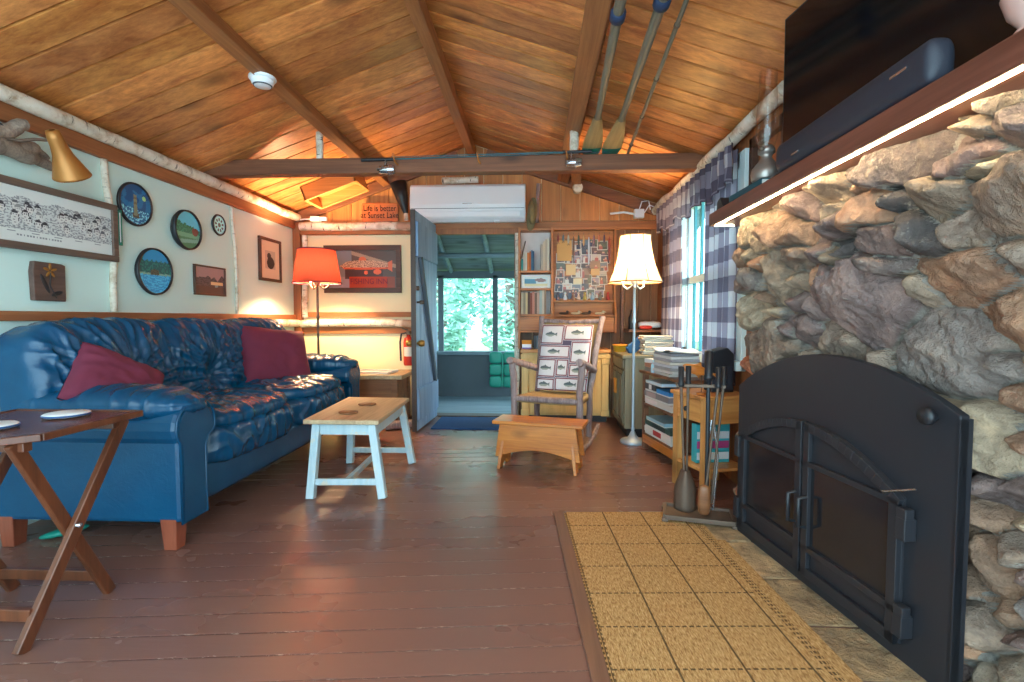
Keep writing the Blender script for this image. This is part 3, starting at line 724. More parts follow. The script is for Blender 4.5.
P('damper_knob', MB().lathe([(.001,-.035),(.024,-.035),(.026,-.02),(.012,-.018),(.012,0)],(SW-.075,0,.785),18,Matrix.Rotation(R(-90),3,'X')), M['plastic'], scr)
P('latch_pin', MB().tube([(X1-.05,-.035,.52),(X1+.05,-.02,.56)],.003,6), M['chrome'], scr)

# rug
S('rug', MB().box(-.36,-.86,0,.40,.72,.009), M['rug'], 'tan woven sisal rug with a dark square grid in front of the hearth', 'rug', loc=(.532,2.0,.001), rz=R(3.0), bevel=.003)

# ---------------------------------------------------------------- fireplace tools
tb = T('tool_stand','brown iron fireplace tool stand with a tall black post','tool stand',(.868,2.650,.0125),R(-14))
mb = MB().bar((-.17,-.09,.02),(.17,-.09,.02),.022,.024).bar((-.17,.09,.02),(.17,.09,.02),.022,.024).bar((-.17,-.09,.02),(-.17,.09,.02),.022,.024).bar((.17,-.09,.02),(.17,.09,.02),.022,.024).box(-.16,-.08,.012,.16,.08,.018)
for x in (-.17,.17):
    for y in (-.09,.09): mb.box(x-.016,y-.016,-.002,x+.016,y+.016,.012)
P('base', mb, M['iron'], tb, bevel=.003)
P('post', MB().tube([(.04,.02,.015),(.04,.02,.72)],.011,10), M['plastic'], tb)
P('grip', MB().lathe([(.001,.885),(.02,.883),(.021,.76),(.024,.755),(.024,.735),(.012,.73),(.012,.70)],(.04,.02,0),14), M['plastic'], tb)
P('hook_bar', MB().bar((-.115,.01,.70),(.125,.03,.70),.03,.016).tube([(-.115,-.02,.70),(-.115,.045,.70)],.008,8).tube([(.115,-.0,.70),(.115,.06,.70)],.008,8), M['iron'], tb, bevel=.002)
def tool(name, lab, lx, ly, tilt, build):
    p = RM[tb]@Vector((lx,ly,0)); t = T(name, lab, 'fireplace tool', (p.x,p.y,.032), R(-14), group='tools on the fireplace stand')
    b = Vector((tilt[0],tilt[1],.05)); tp = Vector((0,0,.69))
    P('rod', MB().tube([b,b.lerp(tp,.5),tp],[.007,.006,.008],8), M['iron'], t)
    P('handle', MB().lathe([(.001,.785),(.015,.783),(.013,.70),(.017,.695),(.017,.68),(.008,.675)],(0,0,0),12), M['plastic'], t)
    build(t, b)
def shovel(t, b):
    mb = MB().grid(lambda u,v: (b.x+(u-.5)*(.045+.07*min(1,(1-v)*2.2)), b.y+.05*(u-.5)**2*4-.02, .012+v*.22+.0), 10, 10)
    o = P('blade', mb, M['iron'], t); m_ = o.modifiers.new('solid','SOLIDIFY'); m_.thickness = .003
def brush(t, b):
    P('bristles', MB().puff((b.x,b.y,.085),(.032,.022,.08),.7,.6,n=(16,12)), M['brownend'], t)
def poker(t, b):
    P('hook', MB().tube([(b.x,b.y,.06),(b.x,b.y,.01),(b.x+.03,b.y,.02),(b.x+.045,b.y,.05)],[.007,.006,.006,.003],8), M['iron'], t)
def tongs(t, b):
    P('jaw', MB().tube([(b.x-.005,b.y,.5),(b.x-.03,b.y-.01,.3),(b.x-.01,b.y,.02)],.006,8), M['chrome'], t)
    P('jaw', MB().tube([(b.x+.005,b.y,.5),(b.x+.03,b.y+.01,.3),(b.x+.01,b.y,.02)],.006,8), M['chrome'], t)
tool('ash_shovel','iron ash shovel with a flared blade at the left of the tool stand',-.098,-.012,(.03,.0),shovel)
tool('poker','iron poker hanging right beside the ash shovel',-.06,.035,(.0,.0),poker)
tool('hearth_brush','hearth brush with bushy head hanging on the tool stand',.085,-.01,(-.06,-.01),brush)
tool('tongs','log tongs slanting down on the right of the tool stand',.115,.035,(-.05,.0),tongs)

# ---------------------------------------------------------------- sofa
so = T('leather_sofa','blue leather three seat sofa against the left wall','sofa',(-2.08,3.33,0))
def wr(p, amp, f=9, seed=0, stretch=(1,1,1)):
    q = Vector((p.x*stretch[0],p.y*stretch[1],p.z*stretch[2]))*f+Vector((seed,seed*2,0))
    return (1-abs(noise.noise(q))*2)*amp+noise.noise(q*2.3)*amp*.35
P('base', MB().pad((-2.1,3.33,.245),(.45,1.10,.115),9,(30,60,10)), M['leather'], so, True)
def arm_profile():
    pts = []
    pts += [(-.07,.13),(.10,.13),(.10,.50)]
    for k in range(0,13):
        q = R(-20+k*220/12); pts.append((-.01+.135*math.cos(q), .565+.12*math.sin(q)))
    pts += [(-.09,.50),(-.07,.46)]
    return pts
def ridge(q, pw=2.0): return max(0, 1-abs(noise.noise(q))*2.2)**pw
def arm(y, sgn):
    prof = [(y+sgn*(a), z) for a, z in arm_profile()]
    if sgn < 0: prof = prof[::-1]
    m = Matrix(((0,0,1,-2.52),(1,0,0,0),(0,1,0,0),(0,0,0,1)))
    o = P('arm', MB().prism(prof, m, .91), M['leather'], so, True, .02)
    m2 = Matrix(((0,0,1,-1.618),(1,0,0,0),(0,1,0,0),(0,0,0,1)))
    cy = sum(p[0] for p in prof)/len(prof)
    ins = [(cy+(a-cy)*.93, .14+(z-.14)*.965) for a, z in prof]
    P('front_panel', MB().prism(ins, m2, .018), M['leather'], o, True, .006)
    loop = [Vector((-1.603, a, z)) for a, z in prof]; loop.append(loop[0])
    P('piping', MB().tube(loop, .007, 6, cap=False), M['leather'], o, True)
    def dp(p):
        q = p.copy(); e = abs(p.x)/.47; up = max(0, p.z/.08)
        w_ = ridge(Vector((p.x*11, p.y*2.5, y)))*.012+ridge(Vector((p.x*24, p.y*4, y+4)),1.5)*.006
        ga = ridge(Vector((math.atan2(p.z,p.y)*3.2, p.x*2, y)),1.4)*.014*max(0,(e-.72)/.28)
        q.z += w_*(up+.15); q.x += ga*(1 if p.x > 0 else -1)
        q.y += (w_*.7+ga*.4)*(1 if p.y > 0 else -1)
        q.z -= .012*math.exp(-((e-.86)/.05)**2)*up
        return q
    P('arm_pad', MB().pad((-2.06,y-sgn*.005,.662),(.475,.165,.08),2.6,(110,40,18),None,dp), M['leather'], so, True)
arm(2.27,-1); arm(4.36,1)
def seat(y0, y1, k):
    hf = (.40,(y1-y0)/2,.12)
    def dp(p):
        q = p.copy(); fr = max(0,p.x/.40)
        q.x += (ridge(Vector((p.y*11,p.z*7,k)))*.022+ridge(Vector((p.y*26,p.z*5,k+5)),1.4)*.008)*fr**3
        q.z += max(0,p.z/.12)*ridge(Vector((p.x*6,p.y*8,k+2)))*.012
        return q
    P('seat_cushion', MB().pad((-1.99,(y0+y1)/2,.41),hf,5,(40,84,26),None,dp), M['leather'], so, True)
seat(2.40,3.315,1); seat(3.315,4.23,2)
def topper(y0, y1, k):
    hf = (.41,(y1-y0)/2,.05)
    def dp(p):
        a, b = abs(p.x)/hf[0], abs(p.y)/hf[1]; ed = max(a,b); q = p.copy(); up = max(0,p.z/.05)
        g = Vector((p.x,p.y,0))
        w_ = ridge(Vector((p.x*5+noise.noise(g*4)*1.2,p.y*9,k)))*.020+ridge(Vector((p.x*13,p.y*16,k+5)),1.6)*.009
        pk = ridge(Vector((p.y*24,p.x*6,k+9)),1.3)*.014*max(0,(a-.6)/.4)+ridge(Vector((p.x*24,p.y*6,k+9)),1.3)*.012*max(0,(b-.7)/.3)
        q.z += (w_+pk)*up+.018*(1-ed*ed)*up
        if p.x > 0: q.x += pk*a**3
        return q
    P('seat_pad', MB().pad((-2.0,(y0+y1)/2,.530),hf,3.6,(64,90,10),None,dp), M['leather'], so, True)
topper(2.42,3.31,1); topper(3.32,4.21,2)
def back(y0, y1, k):
    cy = (y0+y1)/2; hw = (y1-y0)/2; rot = Matrix.Rotation(R(-13),3,'Y')
    def dp(p):
        q = p.copy(); fx = max(0,p.x/.16)
        tz = p.z+.10; a = math.atan2(tz,p.y); rr = math.hypot(p.y,tz)
        amt = min(1,rr*6)
        f = ridge(Vector((math.cos(a)*5.2+k,math.sin(a)*5.2,rr*2.2)),1.6)*.040*amt*max(.25,1-rr*1.5)
        f += ridge(Vector((p.y*13+p.z*3+k*3,p.z*2.6,k)),1.5)*.022+ridge(Vector((p.y*27,p.z*5,k+7)),1.5)*.009
        q.x += fx*(f-.075*math.exp(-(rr/.10)**2)+.02*(1-(p.y/hw)**2))
        t = max(0,(p.z-.12)/.18)
        q.z += t*(ridge(Vector((p.y*15+k,p.x*4,k)),1.4)*.020-.01)
        return q
    P('back_cushion', MB().pad((-2.34,cy,.755),(.16,hw,.30),4.2,(26,110,72),rot,dp), M['leather'], so, True)
back(2.12,3.00,1); back(2.84,3.68,2); back(3.52,4.44,3)
P('back_rest', MB().pad((-2.48,3.33,.56),(.085,1.13,.43),6,(8,40,20)), M['leather'], so, True)
for x, y in ((-1.675,2.21),(-1.675,4.42),(-2.46,2.21),(-2.46,4.42)):
    mb = MB(); a, b = .03, .04
    mb.add([(x-a,y-a,0),(x+a,y-a,0),(x+a,y+a,0),(x-a,y+a,0),(x-b,y-b,.16),(x+b,y-b,.16),(x+b,y+b,.16),(x-b,y+b,.16)],[(3,2,1,0),(4,5,6,7),(0,1,5,4),(1,2,6,5),(2,3,7,6),(3,0,4,7)])
    P('leg', mb, M['sofaleg'], so, True, .004)
# throw pillows
def pillow(lab, c, w, h, t, rot, seed):
    def fn(side):
        def f(u,v):
            a, b = u*2-1, v*2-1
            pin = 1-.12*(abs(a)**3)*(1-abs(b)**2)-0
            x = a*w/2*(1-.10*(1-a*a)*0-.07*(1-abs(b))**1*abs(a)**4); z = b*h/2*(1-.07*(1-abs(a))*abs(b)**4)
            k = max(0,(1-a**4)*(1-b**4))**.55
            return (x, side*(t/2*k+.004+wr(Vector((a,b,0)),.010,2.5,seed)*k), z)
        return f
    rm = rot.to_4x4()
    t_ = S('throw_pillow', MB().grid(fn(-1),36,36).grid(fn(1),36,36).xf(Matrix.Translation(c)@rm), M['maroon'], lab, 'pillow')
    return t_
pillow('maroon throw pillow slumped by the near arm of the blue sofa', Vector((-2.07,2.37,.735)), .42,.36,.15, Matrix.Rotation(R(80),3,'Z')@Matrix.Rotation(R(-34),3,'X')@Matrix.Rotation(R(36),3,'Y'), 3)
pillow('larger maroon throw pillow standing at the far end of the blue sofa', Vector((-2.06,3.86,.76)), .58,.50,.17, Matrix.Rotation(R(62),3,'Z')@Matrix.Rotation(R(-24),3,'X')@Matrix.Rotation(R(7),3,'Y'), 9)

# ---------------------------------------------------------------- folding tray table
tt = T('tray_table','dark wooden folding tray table with crossed legs in front of the sofa arm','table',(-1.85,1.70,0))
ch = .09
oct_ = [(-2.14+ch,1.45),(-1.605-ch,1.45),(-1.605,1.45+ch),(-1.605,1.955),(-2.14,1.955),(-2.14,1.45+ch)]
I4 = Matrix.Identity(4)
P('tray_top', MB().prism(oct_, Matrix.Translation((0,0,.672)), .018), M['walnutx'], tt, True, .004)
rim = MB(); loop = oct_
for p, q in zip(loop, loop[1:]+loop[:1]): rim.bar((p[0],p[1],.682),(q[0],q[1],.682),.018,.024)
P('rim', rim, M['walnut'], tt, True, .003)
for x in (-1.635,-2.03):
    P('leg', MB().bar((x,1.47,.0),(x,1.90,.67),.024,.042,up=(0,1,0)), M['walnut'], tt, True, .004)
    P('leg', MB().bar((x-.028,1.84,.0),(x-.028,1.50,.67),.024,.042,up=(0,1,0)), M['walnut'], tt, True, .004)
P('stretcher', MB().bar((-1.66,1.79,.09),(-2.06,1.79,.09),.022,.04), M['walnut'], tt, True, .003)
P('stretcher', MB().bar((-1.64,1.52,.10),(-2.03,1.52,.10),.022,.04), M['walnut'], tt, True, .003)
for y_ in (1.86,1.52): P('cross_rail', MB().bar((-1.63,y_,.655),(-2.05,y_,.655),.03,.03), M['walnut'], tt, True, .003)
P('pivot_bolt', MB().lathe([(.001,.016),(.008,.014),(.009,0)],(-1.623,1.672,.335),10,Matrix.Rotation(R(90),3,'Y')), M['chrome'], tt, True)
def coaster(lab, x, y):
    c = T('coaster', lab, 'coaster', (x,y,.695), group='coasters on the tray table')
    P('disc', MB().lathe([(.001,0),(.070,0),(.073,.004),(.073,.009),(.068,.012),(.001,.012)],n=28), M['white'], c)
    P('rim', MB().lathe([(.0735,.002),(.0755,.005),(.0735,.009),(.0735,.002)],n=28), M['bluedark'], c, label='blue rim')
coaster('white round coaster with blue rim at the back of the tray table',-1.80,1.83)
coaster('white round coaster with blue rim at the left front of the tray table',-1.86,1.61)

# ---------------------------------------------------------------- coffee table, pale blue legs
ct = T('coffee_table','low coffee table with pale blue painted legs and worn wooden top','table',(-1.165,3.33,0))
tp = [(-1.385,2.90),(-.925,2.90),(-.955,3.745),(-1.435,3.765)]
P('tabletop', MB().prism(tp, Matrix.Translation((0,0,.435)), .028), M['oaktop'], ct, True, .006)
ap = [(-1.345,2.96),(-.965,2.96),(-.99,3.69),(-1.39,3.70)]
mb = MB()
for p, q in zip(ap, ap[1:]+ap[:1]): mb.bar((p[0],p[1],.40),(q[0],q[1],.40),.02,.075)
P('apron', mb, M['paleblue'], ct, True, .003)
feet = [(-1.325,2.86),(-.90,2.885),(-.90,3.60),(-1.36,3.585)]
for (a, b), (c_, d_) in zip(feet, [(-1.325,2.965),(-.985,2.965),(-1.0,3.67),(-1.375,3.68)]):
    P('leg', MB().bar((a,b,0),(c_,d_,.43),.048,.048,up=(0,1,0)), M['paleblue'], ct, True, .005)
lp = lambda k, t: Vector((*feet[k],0)).lerp(Vector(([(-1.325,2.965),(-.985,2.965),(-1.0,3.67),(-1.375,3.68)][k][0],[(-1.325,2.965),(-.985,2.965),(-1.0,3.67),(-1.375,3.68)][k][1],.43)), t)
for i, j in ((0,1),(3,2)): P('end_stretcher', MB().bar(lp(i,.22),lp(j,.22),.022,.038), M['paleblue'], ct, True, .003)
P('long_stretcher', MB().bar((lp(0,.22)+lp(1,.22))/2,(lp(3,.22)+lp(2,.22))/2,.03,.03), M['paleblue'], ct, True, .003)
for (x,y,lab) in ((-1.19,3.12,'near dark oval coaster on the coffee table'),(-1.17,3.42,'far dark oval coaster on the coffee table')):
    S('coaster', MB().lathe([(.001,0),(.058,0),(.062,.004),(.06,.010),(.001,.011)],n=24,mat=Matrix.Diagonal((1,.85,1))), M['brownend'], lab, 'coaster', loc=(x,y,.464))

# ---------------------------------------------------------------- pine stool
sl = T('pine_footstool','varnished knotty pine footstool bench on the floor before the rocking chair','footstool',(.04,3.55,0),R(-14.7))
P('stool_top', MB().box(-.325,-.125,.318,.325,.125,.343), M['stool'], sl, bevel=.006)
for sx in (-1,1):
    prof = [(-.13,0),(-.05,0),(-.035,.03),(0,.045),(.035,.03),(.05,0),(.13,0),(.095,.32),(-.095,.32)]
    a = sx*R(7)
    m = Matrix.Translation((sx*.275,0,0))@Matrix.Rotation(-a,4,'Y')@Matrix(((0,0,1,-.011),(1,0,0,0),(0,1,0,0),(0,0,0,1)))
    P('leg_board', MB().prism(prof, m, .022), M['stool'], sl, bevel=.003)
def apron(y):
    n = 14; out = [(-.285,.30),(-.325,.10)]+[(-.30+.60*i/n, .085+.075*(1-(2*i/n-1)**4)**1 ) for i in range(n+1)]+[(.325,.10),(.285,.30)]
    return MB().prism([(-.272,.32),(-.305,.085),(-.25,.085)]+[(-.25+.5*i/n, .10+.045*math.sin(math.pi*i/n)) for i in range(n+1)]+[(.25,.085),(.305,.085),(.272,.32)], mz(y), .02)
P('apron', apron(-.108), M['stool'], sl, bevel=.002); P('apron', apron(.088), M['stool'], sl, bevel=.002)

# ---------------------------------------------------------------- rustic rocking chair
rc = T('rocking_chair','rustic log rocking chair with woven rush seat facing the room','rocking chair',(.17,4.14,0),R(-20))
def lg(name, pts, r, mat='bark', n=10):
    pp = []
    for p, q in zip(pts[:-1], pts[1:]):
        for i in range(6): pp.append(Vector(p).lerp(Vector(q), i/6))
    pp.append(Vector(pts[-1])); pp = [p+Vector((noise.noise(p*9),noise.noise(p*9+Vector((4,4,4))),0))*.008 for p in pp]
    rr_ = [r*(1+.14*noise.noise(p*17)) for p in pp]
    return P(name, MB().tube(pp, rr_, n), M[mat], rc)
for sx in (-1,1):
    lg('front_post', [(sx*.275,-.24,.06),(sx*.27,-.23,.45),(sx*.285,-.24,.72)], .027)
    lg('rear_post', [(sx*.235,.20,.06),(sx*.235,.22,.42),(sx*.255,.36,.78),(sx*.285,.48,1.08)], .026)
    lg('arm', [(sx*.285,-.30,.735),(sx*.28,-.1,.70),(sx*.255,.28,.62)], .029)
    lg('rocker', [(sx*.26,-.36,.055),(sx*.26,-.15,.025),(sx*.255,.1,.022),(sx*.25,.35,.05),(sx*.25,.50,.10)], .021)
    lg('side_stretcher', [(sx*.272,-.235,.22),(sx*.235,.21,.20)], .016)
lg('front_stretcher', [(-.272,-.235,.26),(.272,-.235,.26)], .018)
lg('seat_rail', [(-.272,-.235,.425),(.272,-.235,.425)], .024)
lg('rear_rail', [(-.235,.22,.40),(.235,.22,.40)], .02)
lg('crest_rail', [(-.275,.475,1.045),(0,.46,1.03),(.275,.475,1.045)], .022)
def seatf(u,v):
    x = (u-.5)*(.53-.07*v); y = -.245+v*.47; return (x, y, .445-.02*math.sin(math.pi*u)*math.sin(math.pi*v)-.02*v+.004*math.sin(v*60))
o = P('woven_seat', MB().grid(seatf,40,60), M['rope'], rc); m_ = o.modifiers.new('s','SOLIDIFY'); m_.thickness = .05
def backf(u,v):
    x = (u-.5)*(.46+.05*v); y = .26+.21*v-.02*math.sin(math.pi*u); return (x, y+.003*math.sin(u*80), .48+v*.555)
o = P('woven_back', MB().grid(backf,60,30), M['rope'], rc); m_ = o.modifiers.new('s','SOLIDIFY'); m_.thickness = .03
# cushion with printed fish blocks: burgundy borders on white
blocks = [(.0,.70,.46,1.),(.475,.76,1.,1.),(.0,.49,.62,.685),(.635,.42,1.,.745),(.0,.20,.37,.475),(.385,.225,.62,.475),(.0,.0,.37,.185),(.385,.0,1.,.21),(.635,.225,1.,.405)]
def fishy(u, v, cx, cy, L, H):
    a, b = (u-cx)/L, (v-cy)/H
    if abs(a) < .5 and abs(b) < .5*(1-(2*a)**2)**.6: return True
    if .42 < a < .68 and abs(b) < (a-.36)*1.5: return True
    return abs(a-.05) < .12 and .3 < b < .75-abs(a-.05)*2
def cush(u, v):
    u = min(max(u,0),1); v = min(max(v,0),1)
    for (a,b,c_,d_) in blocks:
        if a < u < c_ and b < v < d_:
            e = min(u-a,c_-u,(v-b)*1.15,(d_-v)*1.15)
            if .008 < e < .026: return (126,50,66)
            if e < .034: return (216,210,214)
            cx, cy = (a+c_)/2, (b+d_)/2
            if fishy(u,v,cx-.03,cy,min(.20,(c_-a)*.52),min(.066,(d_-b)*.40)): return (92,104,108) if (v > cy-.003) else (156,162,152)
            return (224,220,222)
    return (88,80,104)
cu = T('chair_cushion','white seat-back cushion printed with fish in burgundy blocks, on the rocking chair','cushion',(.17,4.14,0),R(-20))
def cf(side):
    def f(u,v):
        a, b = u*2-1, v*2-1; k = max(0,(1-a**6)*(1-b**6))**.5
        n_ = 1-.22*math.exp(-((u-.5)/.05)**2)*k*.3
        y = .195+.20*v; return ((u-.5)*.45*(1+.04*v), y-.035+side*(.042*k+.004)-.02*math.sin(math.pi*v)*0, .445+v*.565)
    return f
P('cover', MB().grid(cf(-1),110,130,colfn=lambda u,v: lin(*cush(u,v))).grid(cf(1),20,20,colfn=lambda u,v: lin(224,220,222)), M['vccloth'], cu)
P('ties', MB().tube([(-.2,.30,.52),(-.24,.28,.50),(-.25,.26,.44)],.006,6).tube([(.2,.30,.52),(.24,.28,.50),(.25,.26,.44)],.006,6), M['bluedark'], cu, label='blue cushion ties')

# ---------------------------------------------------------------- floor lamps
def floor_lamp(name, lab, x, y, zb, zt, rb, rt, shade, trim, facets, pole, power, lcol):
    t = T(name, lab, 'floor lamp', (x,y,0))
    P('base', MB().lathe([(.001,.0),(.105,.0),(.11,.012),(.10,.03),(.055,.042),(.035,.06),(.022,.09),(.012,.11)],n=28), pole, t)
    P('pole', MB().lathe([(.012,.10),(.017,.12),(.012,.14),(.011,zb-.35),(.018,zb-.33),(.012,zb-.30),(.011,zb-.02),(.03,zb-.005),(.034,zb+.03),(.012,zb+.04),(.012,zb+.12),(.001,zb+.12)],n=14), pole, t)
    for k in range(3):
        q = k*2.094+.5; c, s = math.cos(q), math.sin(q)
        a = P('arm', MB().tube([(.015*c,.015*s,zb-.02),(.06*c,.06*s,zb-.055),(.10*c,.10*s,zb-.03),(.105*c,.105*s,zb+.01)],.007,8), pole, t)
        P('bulb', MB().lathe([(.001,.075),(.018,.07),(.026,.05),(.022,.03),(.012,.012),(.012,0)],(.105*c,.105*s,zb+.01),12), M['bulb'], a)
    H = zt-zb; mb = MB()
    def prof(v): return rb+(rt-rb)*(1-(1-v)**facets[1])
    n = facets[0]
    def sf(u, v):
        q = 2*math.pi*u; r = prof(v)
        if n < 16:
            st = 2*math.pi/n; k = (q % st)-st/2; r = r*math.cos(st/2)/math.cos(k)
        return (r*math.cos(q+.3), r*math.sin(q+.3), zb+H*v)
    s_ = P('lamp_shade', MB().grid(sf, 60, 14, cu=True, smooth=(n>16), uv=False), shade, t)
    for v in (0, 1):
        P('shade_trim', MB().tube([Vector(sf(k/60,v))+Vector((0,0,0)) for k in range(61)], .006, 6, cap=False), trim, s_)
    if n < 16:
        for k in range(n): P('shade_rib', MB().tube([sf(k/n+.0, j/8) for j in range(9)], .004, 6), trim, s_)
    l = lamp_light('lamp_light', (0,0,zb+H*.45), power, lcol, .05); l.parent = t
    return t
M['redshade'] = shade_mat('red_lamp_shade', lin(150,62,48), .07); M['whiteshade'] = shade_mat('parchment_shade', lin(236,212,168), .5)
floor_lamp('floor_lamp','tall floor lamp with red cloth shade in the far left corner',-2.12,4.80,1.41,1.73,.225,.175,M['redshade'],M['maroon'],(64,1.0),M['iron'],84,(1,.74,.38))
floor_lamp('floor_lamp','tall pale metal floor lamp with flared white shade by the right window',.84,4.29,1.37,1.76,.235,.135,M['whiteshade'],M['brownend'],(8,2.0),M['lampmetal'],38,(1,.74,.40))

# ---------------------------------------------------------------- pictures and ornaments on the left wall
def hang(name, lab, cat, y, z, group=None): return T(name, lab, cat, (XL,y,z), R(90), group)
def frame_bars(w, h, fw, dp):
    return MB().box(-w/2,-dp,-h/2,w/2,0,-h/2+fw).box(-w/2,-dp,h/2-fw,w/2,0,h/2).box(-w/2,-dp,-h/2+fw,-w/2+fw,0,h/2-fw).box(w/2-fw,-dp,-h/2+fw,w/2,0,h/2-fw)
def framed(name, lab, holder, w, h, fw, dp, fm, art, nx, ny, mat_col=None):
    P('frame', frame_bars(w,h,fw,dp), fm, holder, bevel=.003)
    P('picture', MB().canvas(w-2*fw+.004,h-2*fw+.004,nx,ny,art,-dp*.5,-h/2+fw-.002), M['vcpaper'], holder)
    return holder
def nz(u, v, s=1, k=0): return noise.noise(Vector((u*s,v*s,k)))
heads = [(random.uniform(.05,.97), random.uniform(.36,.72), random.uniform(.045,.062), random.choice([(48,48,56),(150,150,152),(96,96,104),(60,58,66)])) for _ in range(44)]
def group_art(u, v):
    base = (228,232,230)
    top = .80+.10*nz(u,0,9)
    if v < .10 or v > .97: return base
    if v < .24: return (140,144,150) if (.12 < v < .15 and .34 < u < .62 and math.sin(u*330) > -.2) or (.19 < v < .21 and (u*7) % 1 < .35) else base
    for (x,y,r,c) in heads:
        a, b = (u-x)*2.9, v-y
        q = math.hypot(a/.062,b/.09)
        if q < 1.0:
            if b > .035 or (q > .8 and b > -.02): return c
            if abs(b-.005) < .012 and .012 < abs(a) < .028: return (110,110,116)
            if abs(b+.045) < .009 and abs(a) < .018: return (130,126,128)
            return (224,224,222)
    if v < top: return (214,218,218) if nz(u*1.5,v,44) > -.16+.6*abs(v-.5) else (150,153,158)
    return base
h1 = hang('framed_drawing','long brown framed ink drawing of a crowd of heads on the left wall','framed picture',2.52,1.585); h1.location.x += .038
framed('framed_drawing','',h1,.92,.345,.036,.03,M['framez'],group_art,170,64)
# engraved caption strip of the drawing
def slab_art(mb): pass
h2 = hang('carved_plank','small brown wood plank carved with a flower, under the long drawing','wall plaque',2.57,1.262)
P('plank', MB().prism([(-.085,-.10),(.088,-.102),(.09,.095),(.07,.102),(-.08,.104),(-.09,.05)], mz(-.03), .03), M['slab'], h2, bevel=.004)
lf = MB().tube([(.0,-.033,.05),(-.005,-.033,-.02),(.03,-.033,-.085)],.003,6)
P('flower_stem', lf, M['plastic'], h2)
P('leaf', MB().puff((-.03,-.031,-.01),(.012,.003,.055),1,1,Matrix.Rotation(R(-25),3,'Y'),n=(12,8)), M['plastic'], h2)
P('leaf', MB().puff((.035,-.031,-.06),(.012,.003,.035),1,1,Matrix.Rotation(R(70),3,'Y'),n=(12,8)), M['plastic'], h2)
for k in range(5):
    q = k*1.2566; P('petal', MB().puff((.0+.022*math.sin(q),-.032,.06+.022*math.cos(q)),(.008,.003,.018),1,1,Matrix.Rotation(q,3,'Y'),n=(10,6)), M['brass'], h2)
h3 = hang('wall_thermometer','narrow green thermometer strip beside the upright birch pole','thermometer',3.012,1.63)
P('board', MB().box(-.02,-.05,-.11,.02,-.035,.11), M['green'], h3, bevel=.003)
P('tube', MB().tube([(0,-.052,-.09),(0,-.052,.09)],.003,6), M['white'], h3)
def plate(lab, y, z, r, fn, rimm, dp=.03, lean=0):
    t = hang('painted_plate', lab, 'wall plate', y, z)
    P('rim', MB().lathe([(r-.012,dp*.6),(r-.010,dp),(r,dp),(r+.003,dp*.5),(r*.9,0),(.001,0)],n=40,mat=Matrix.Rotation(R(90),3,'X')), rimm, t)
    P('painting', MB().disc(r-.010,30,72,lambda u, v: tuple(min(255,k*g_) for k, g_ in zip(fn(u,v),(.8,1.12,1.18))),-dp*.75), M['vcpaper'], t); return t
def lighthouse(u, v):
    if .44 < u < .56-.04*(v-.2) and .22 < v < .74: return (176,128,96) if (int(v*16)%2 or v<.5) else (150,96,70)
    if .40 < u < .60 and .16 < v < .28: return (120,72,52)
    if v < .38+.10*(.5-u)+.05*nz(u,v,9): return (196,214,224) if nz(u,v,22) > .12 else (60,104,140)
    if math.hypot(u-.78,v-.70) < .06: return (222,206,130)
    return (24,78,120) if nz(u,v,5) < .1 else (40,108,150)
def house(u, v):
    if math.hypot(u-.80,v-.50) < .13 and v < .58: return (170,70,56)
    if v < .30: return (176,170,150) if abs(v-.2-.1*(u-.5)) < .05 else (110,130,90)
    if v < .42: return (160,168,130)
    if v < .74-.22*u+.09*nz(u,v,14) : return (70,112,84) if nz(u,v,26) > -.1 else (98,146,108)
    return (128,186,200)
def cabin(u, v):
    if v < .42: return (58,140,186) if nz(u*.6,v*3,14) > -.05 else (110,184,212)
    if .36 < u < .62 and v < .56-abs(u-.49)*.25: return (122,84,60) if nz(u,v,40) > -.1 else (70,50,44)
    if v < .46: return (170,164,140)
    if v < .78-.06*abs(math.sin(u*23)) : return (24,84,84) if nz(u,v,20) > -.1 else (40,116,104)
    return (50,138,180)
def floral(u, v):
    d = math.hypot(u-.5,v-.5); a = math.atan2(v-.5,u-.5)
    if d > .43: return (200,206,210)
    if .22 < d < .36 and math.sin(a*9) > .1: return (110,70,80)
    if d < .12: return (130,90,86)
    return (226,226,224)
plate('round painted plate of a lighthouse above rough sea, highest on the left wall',3.175,1.808,.138,lighthouse,M['plastic'])
plate('round painted plate of a red house among green trees, right of the lighthouse plate',3.64,1.724,.145,house,M['plastic'],.05)
plate('round painted plate of a pine forest cabin over blue water, lowest of the plates',3.315,1.386,.158,cabin,M['plastic'],.04)
plate('smallest round plate with a flower wreath on white',4.05,1.836,.085,floral,M['plastic'],.022)
def landscape(u, v):
    if v < .28+.06*nz(u,v,8): return (70,56,52)
    if .52 < u < .95 and .34 < v < .46: return (236,206,150)
    if .66 < u < .76 and .12 < v < .36: return (130,160,170)
    if v < .62+.16*nz(u,1,6): return (84,80,84) if nz(u,v,18) > -.1 else (58,52,56)
    return (166,140,140)
h4 = hang('framed_photo','small dark framed landscape photo left of the thin birch stick','framed picture',3.925,1.368)
framed('',"",h4,.385,.235,.014,.02,M['frame'],landscape,56,34)
def bear(u, v):
    if .22 < u < .78 and .25 < v < .75:
        if math.hypot((u-.52)/.20,(v-.42)/.16) < 1 or math.hypot((u-.44)/.10,(v-.60)/.09) < 1: return (40,38,42)
        return (190,186,176)
    return (226,216,196)
h5 = hang('framed_print','upright dark framed print of a black animal near the back corner','framed picture',4.845,1.64)
framed('',"",h5,.40,.42,.028,.025,M['frame'],bear,44,50)
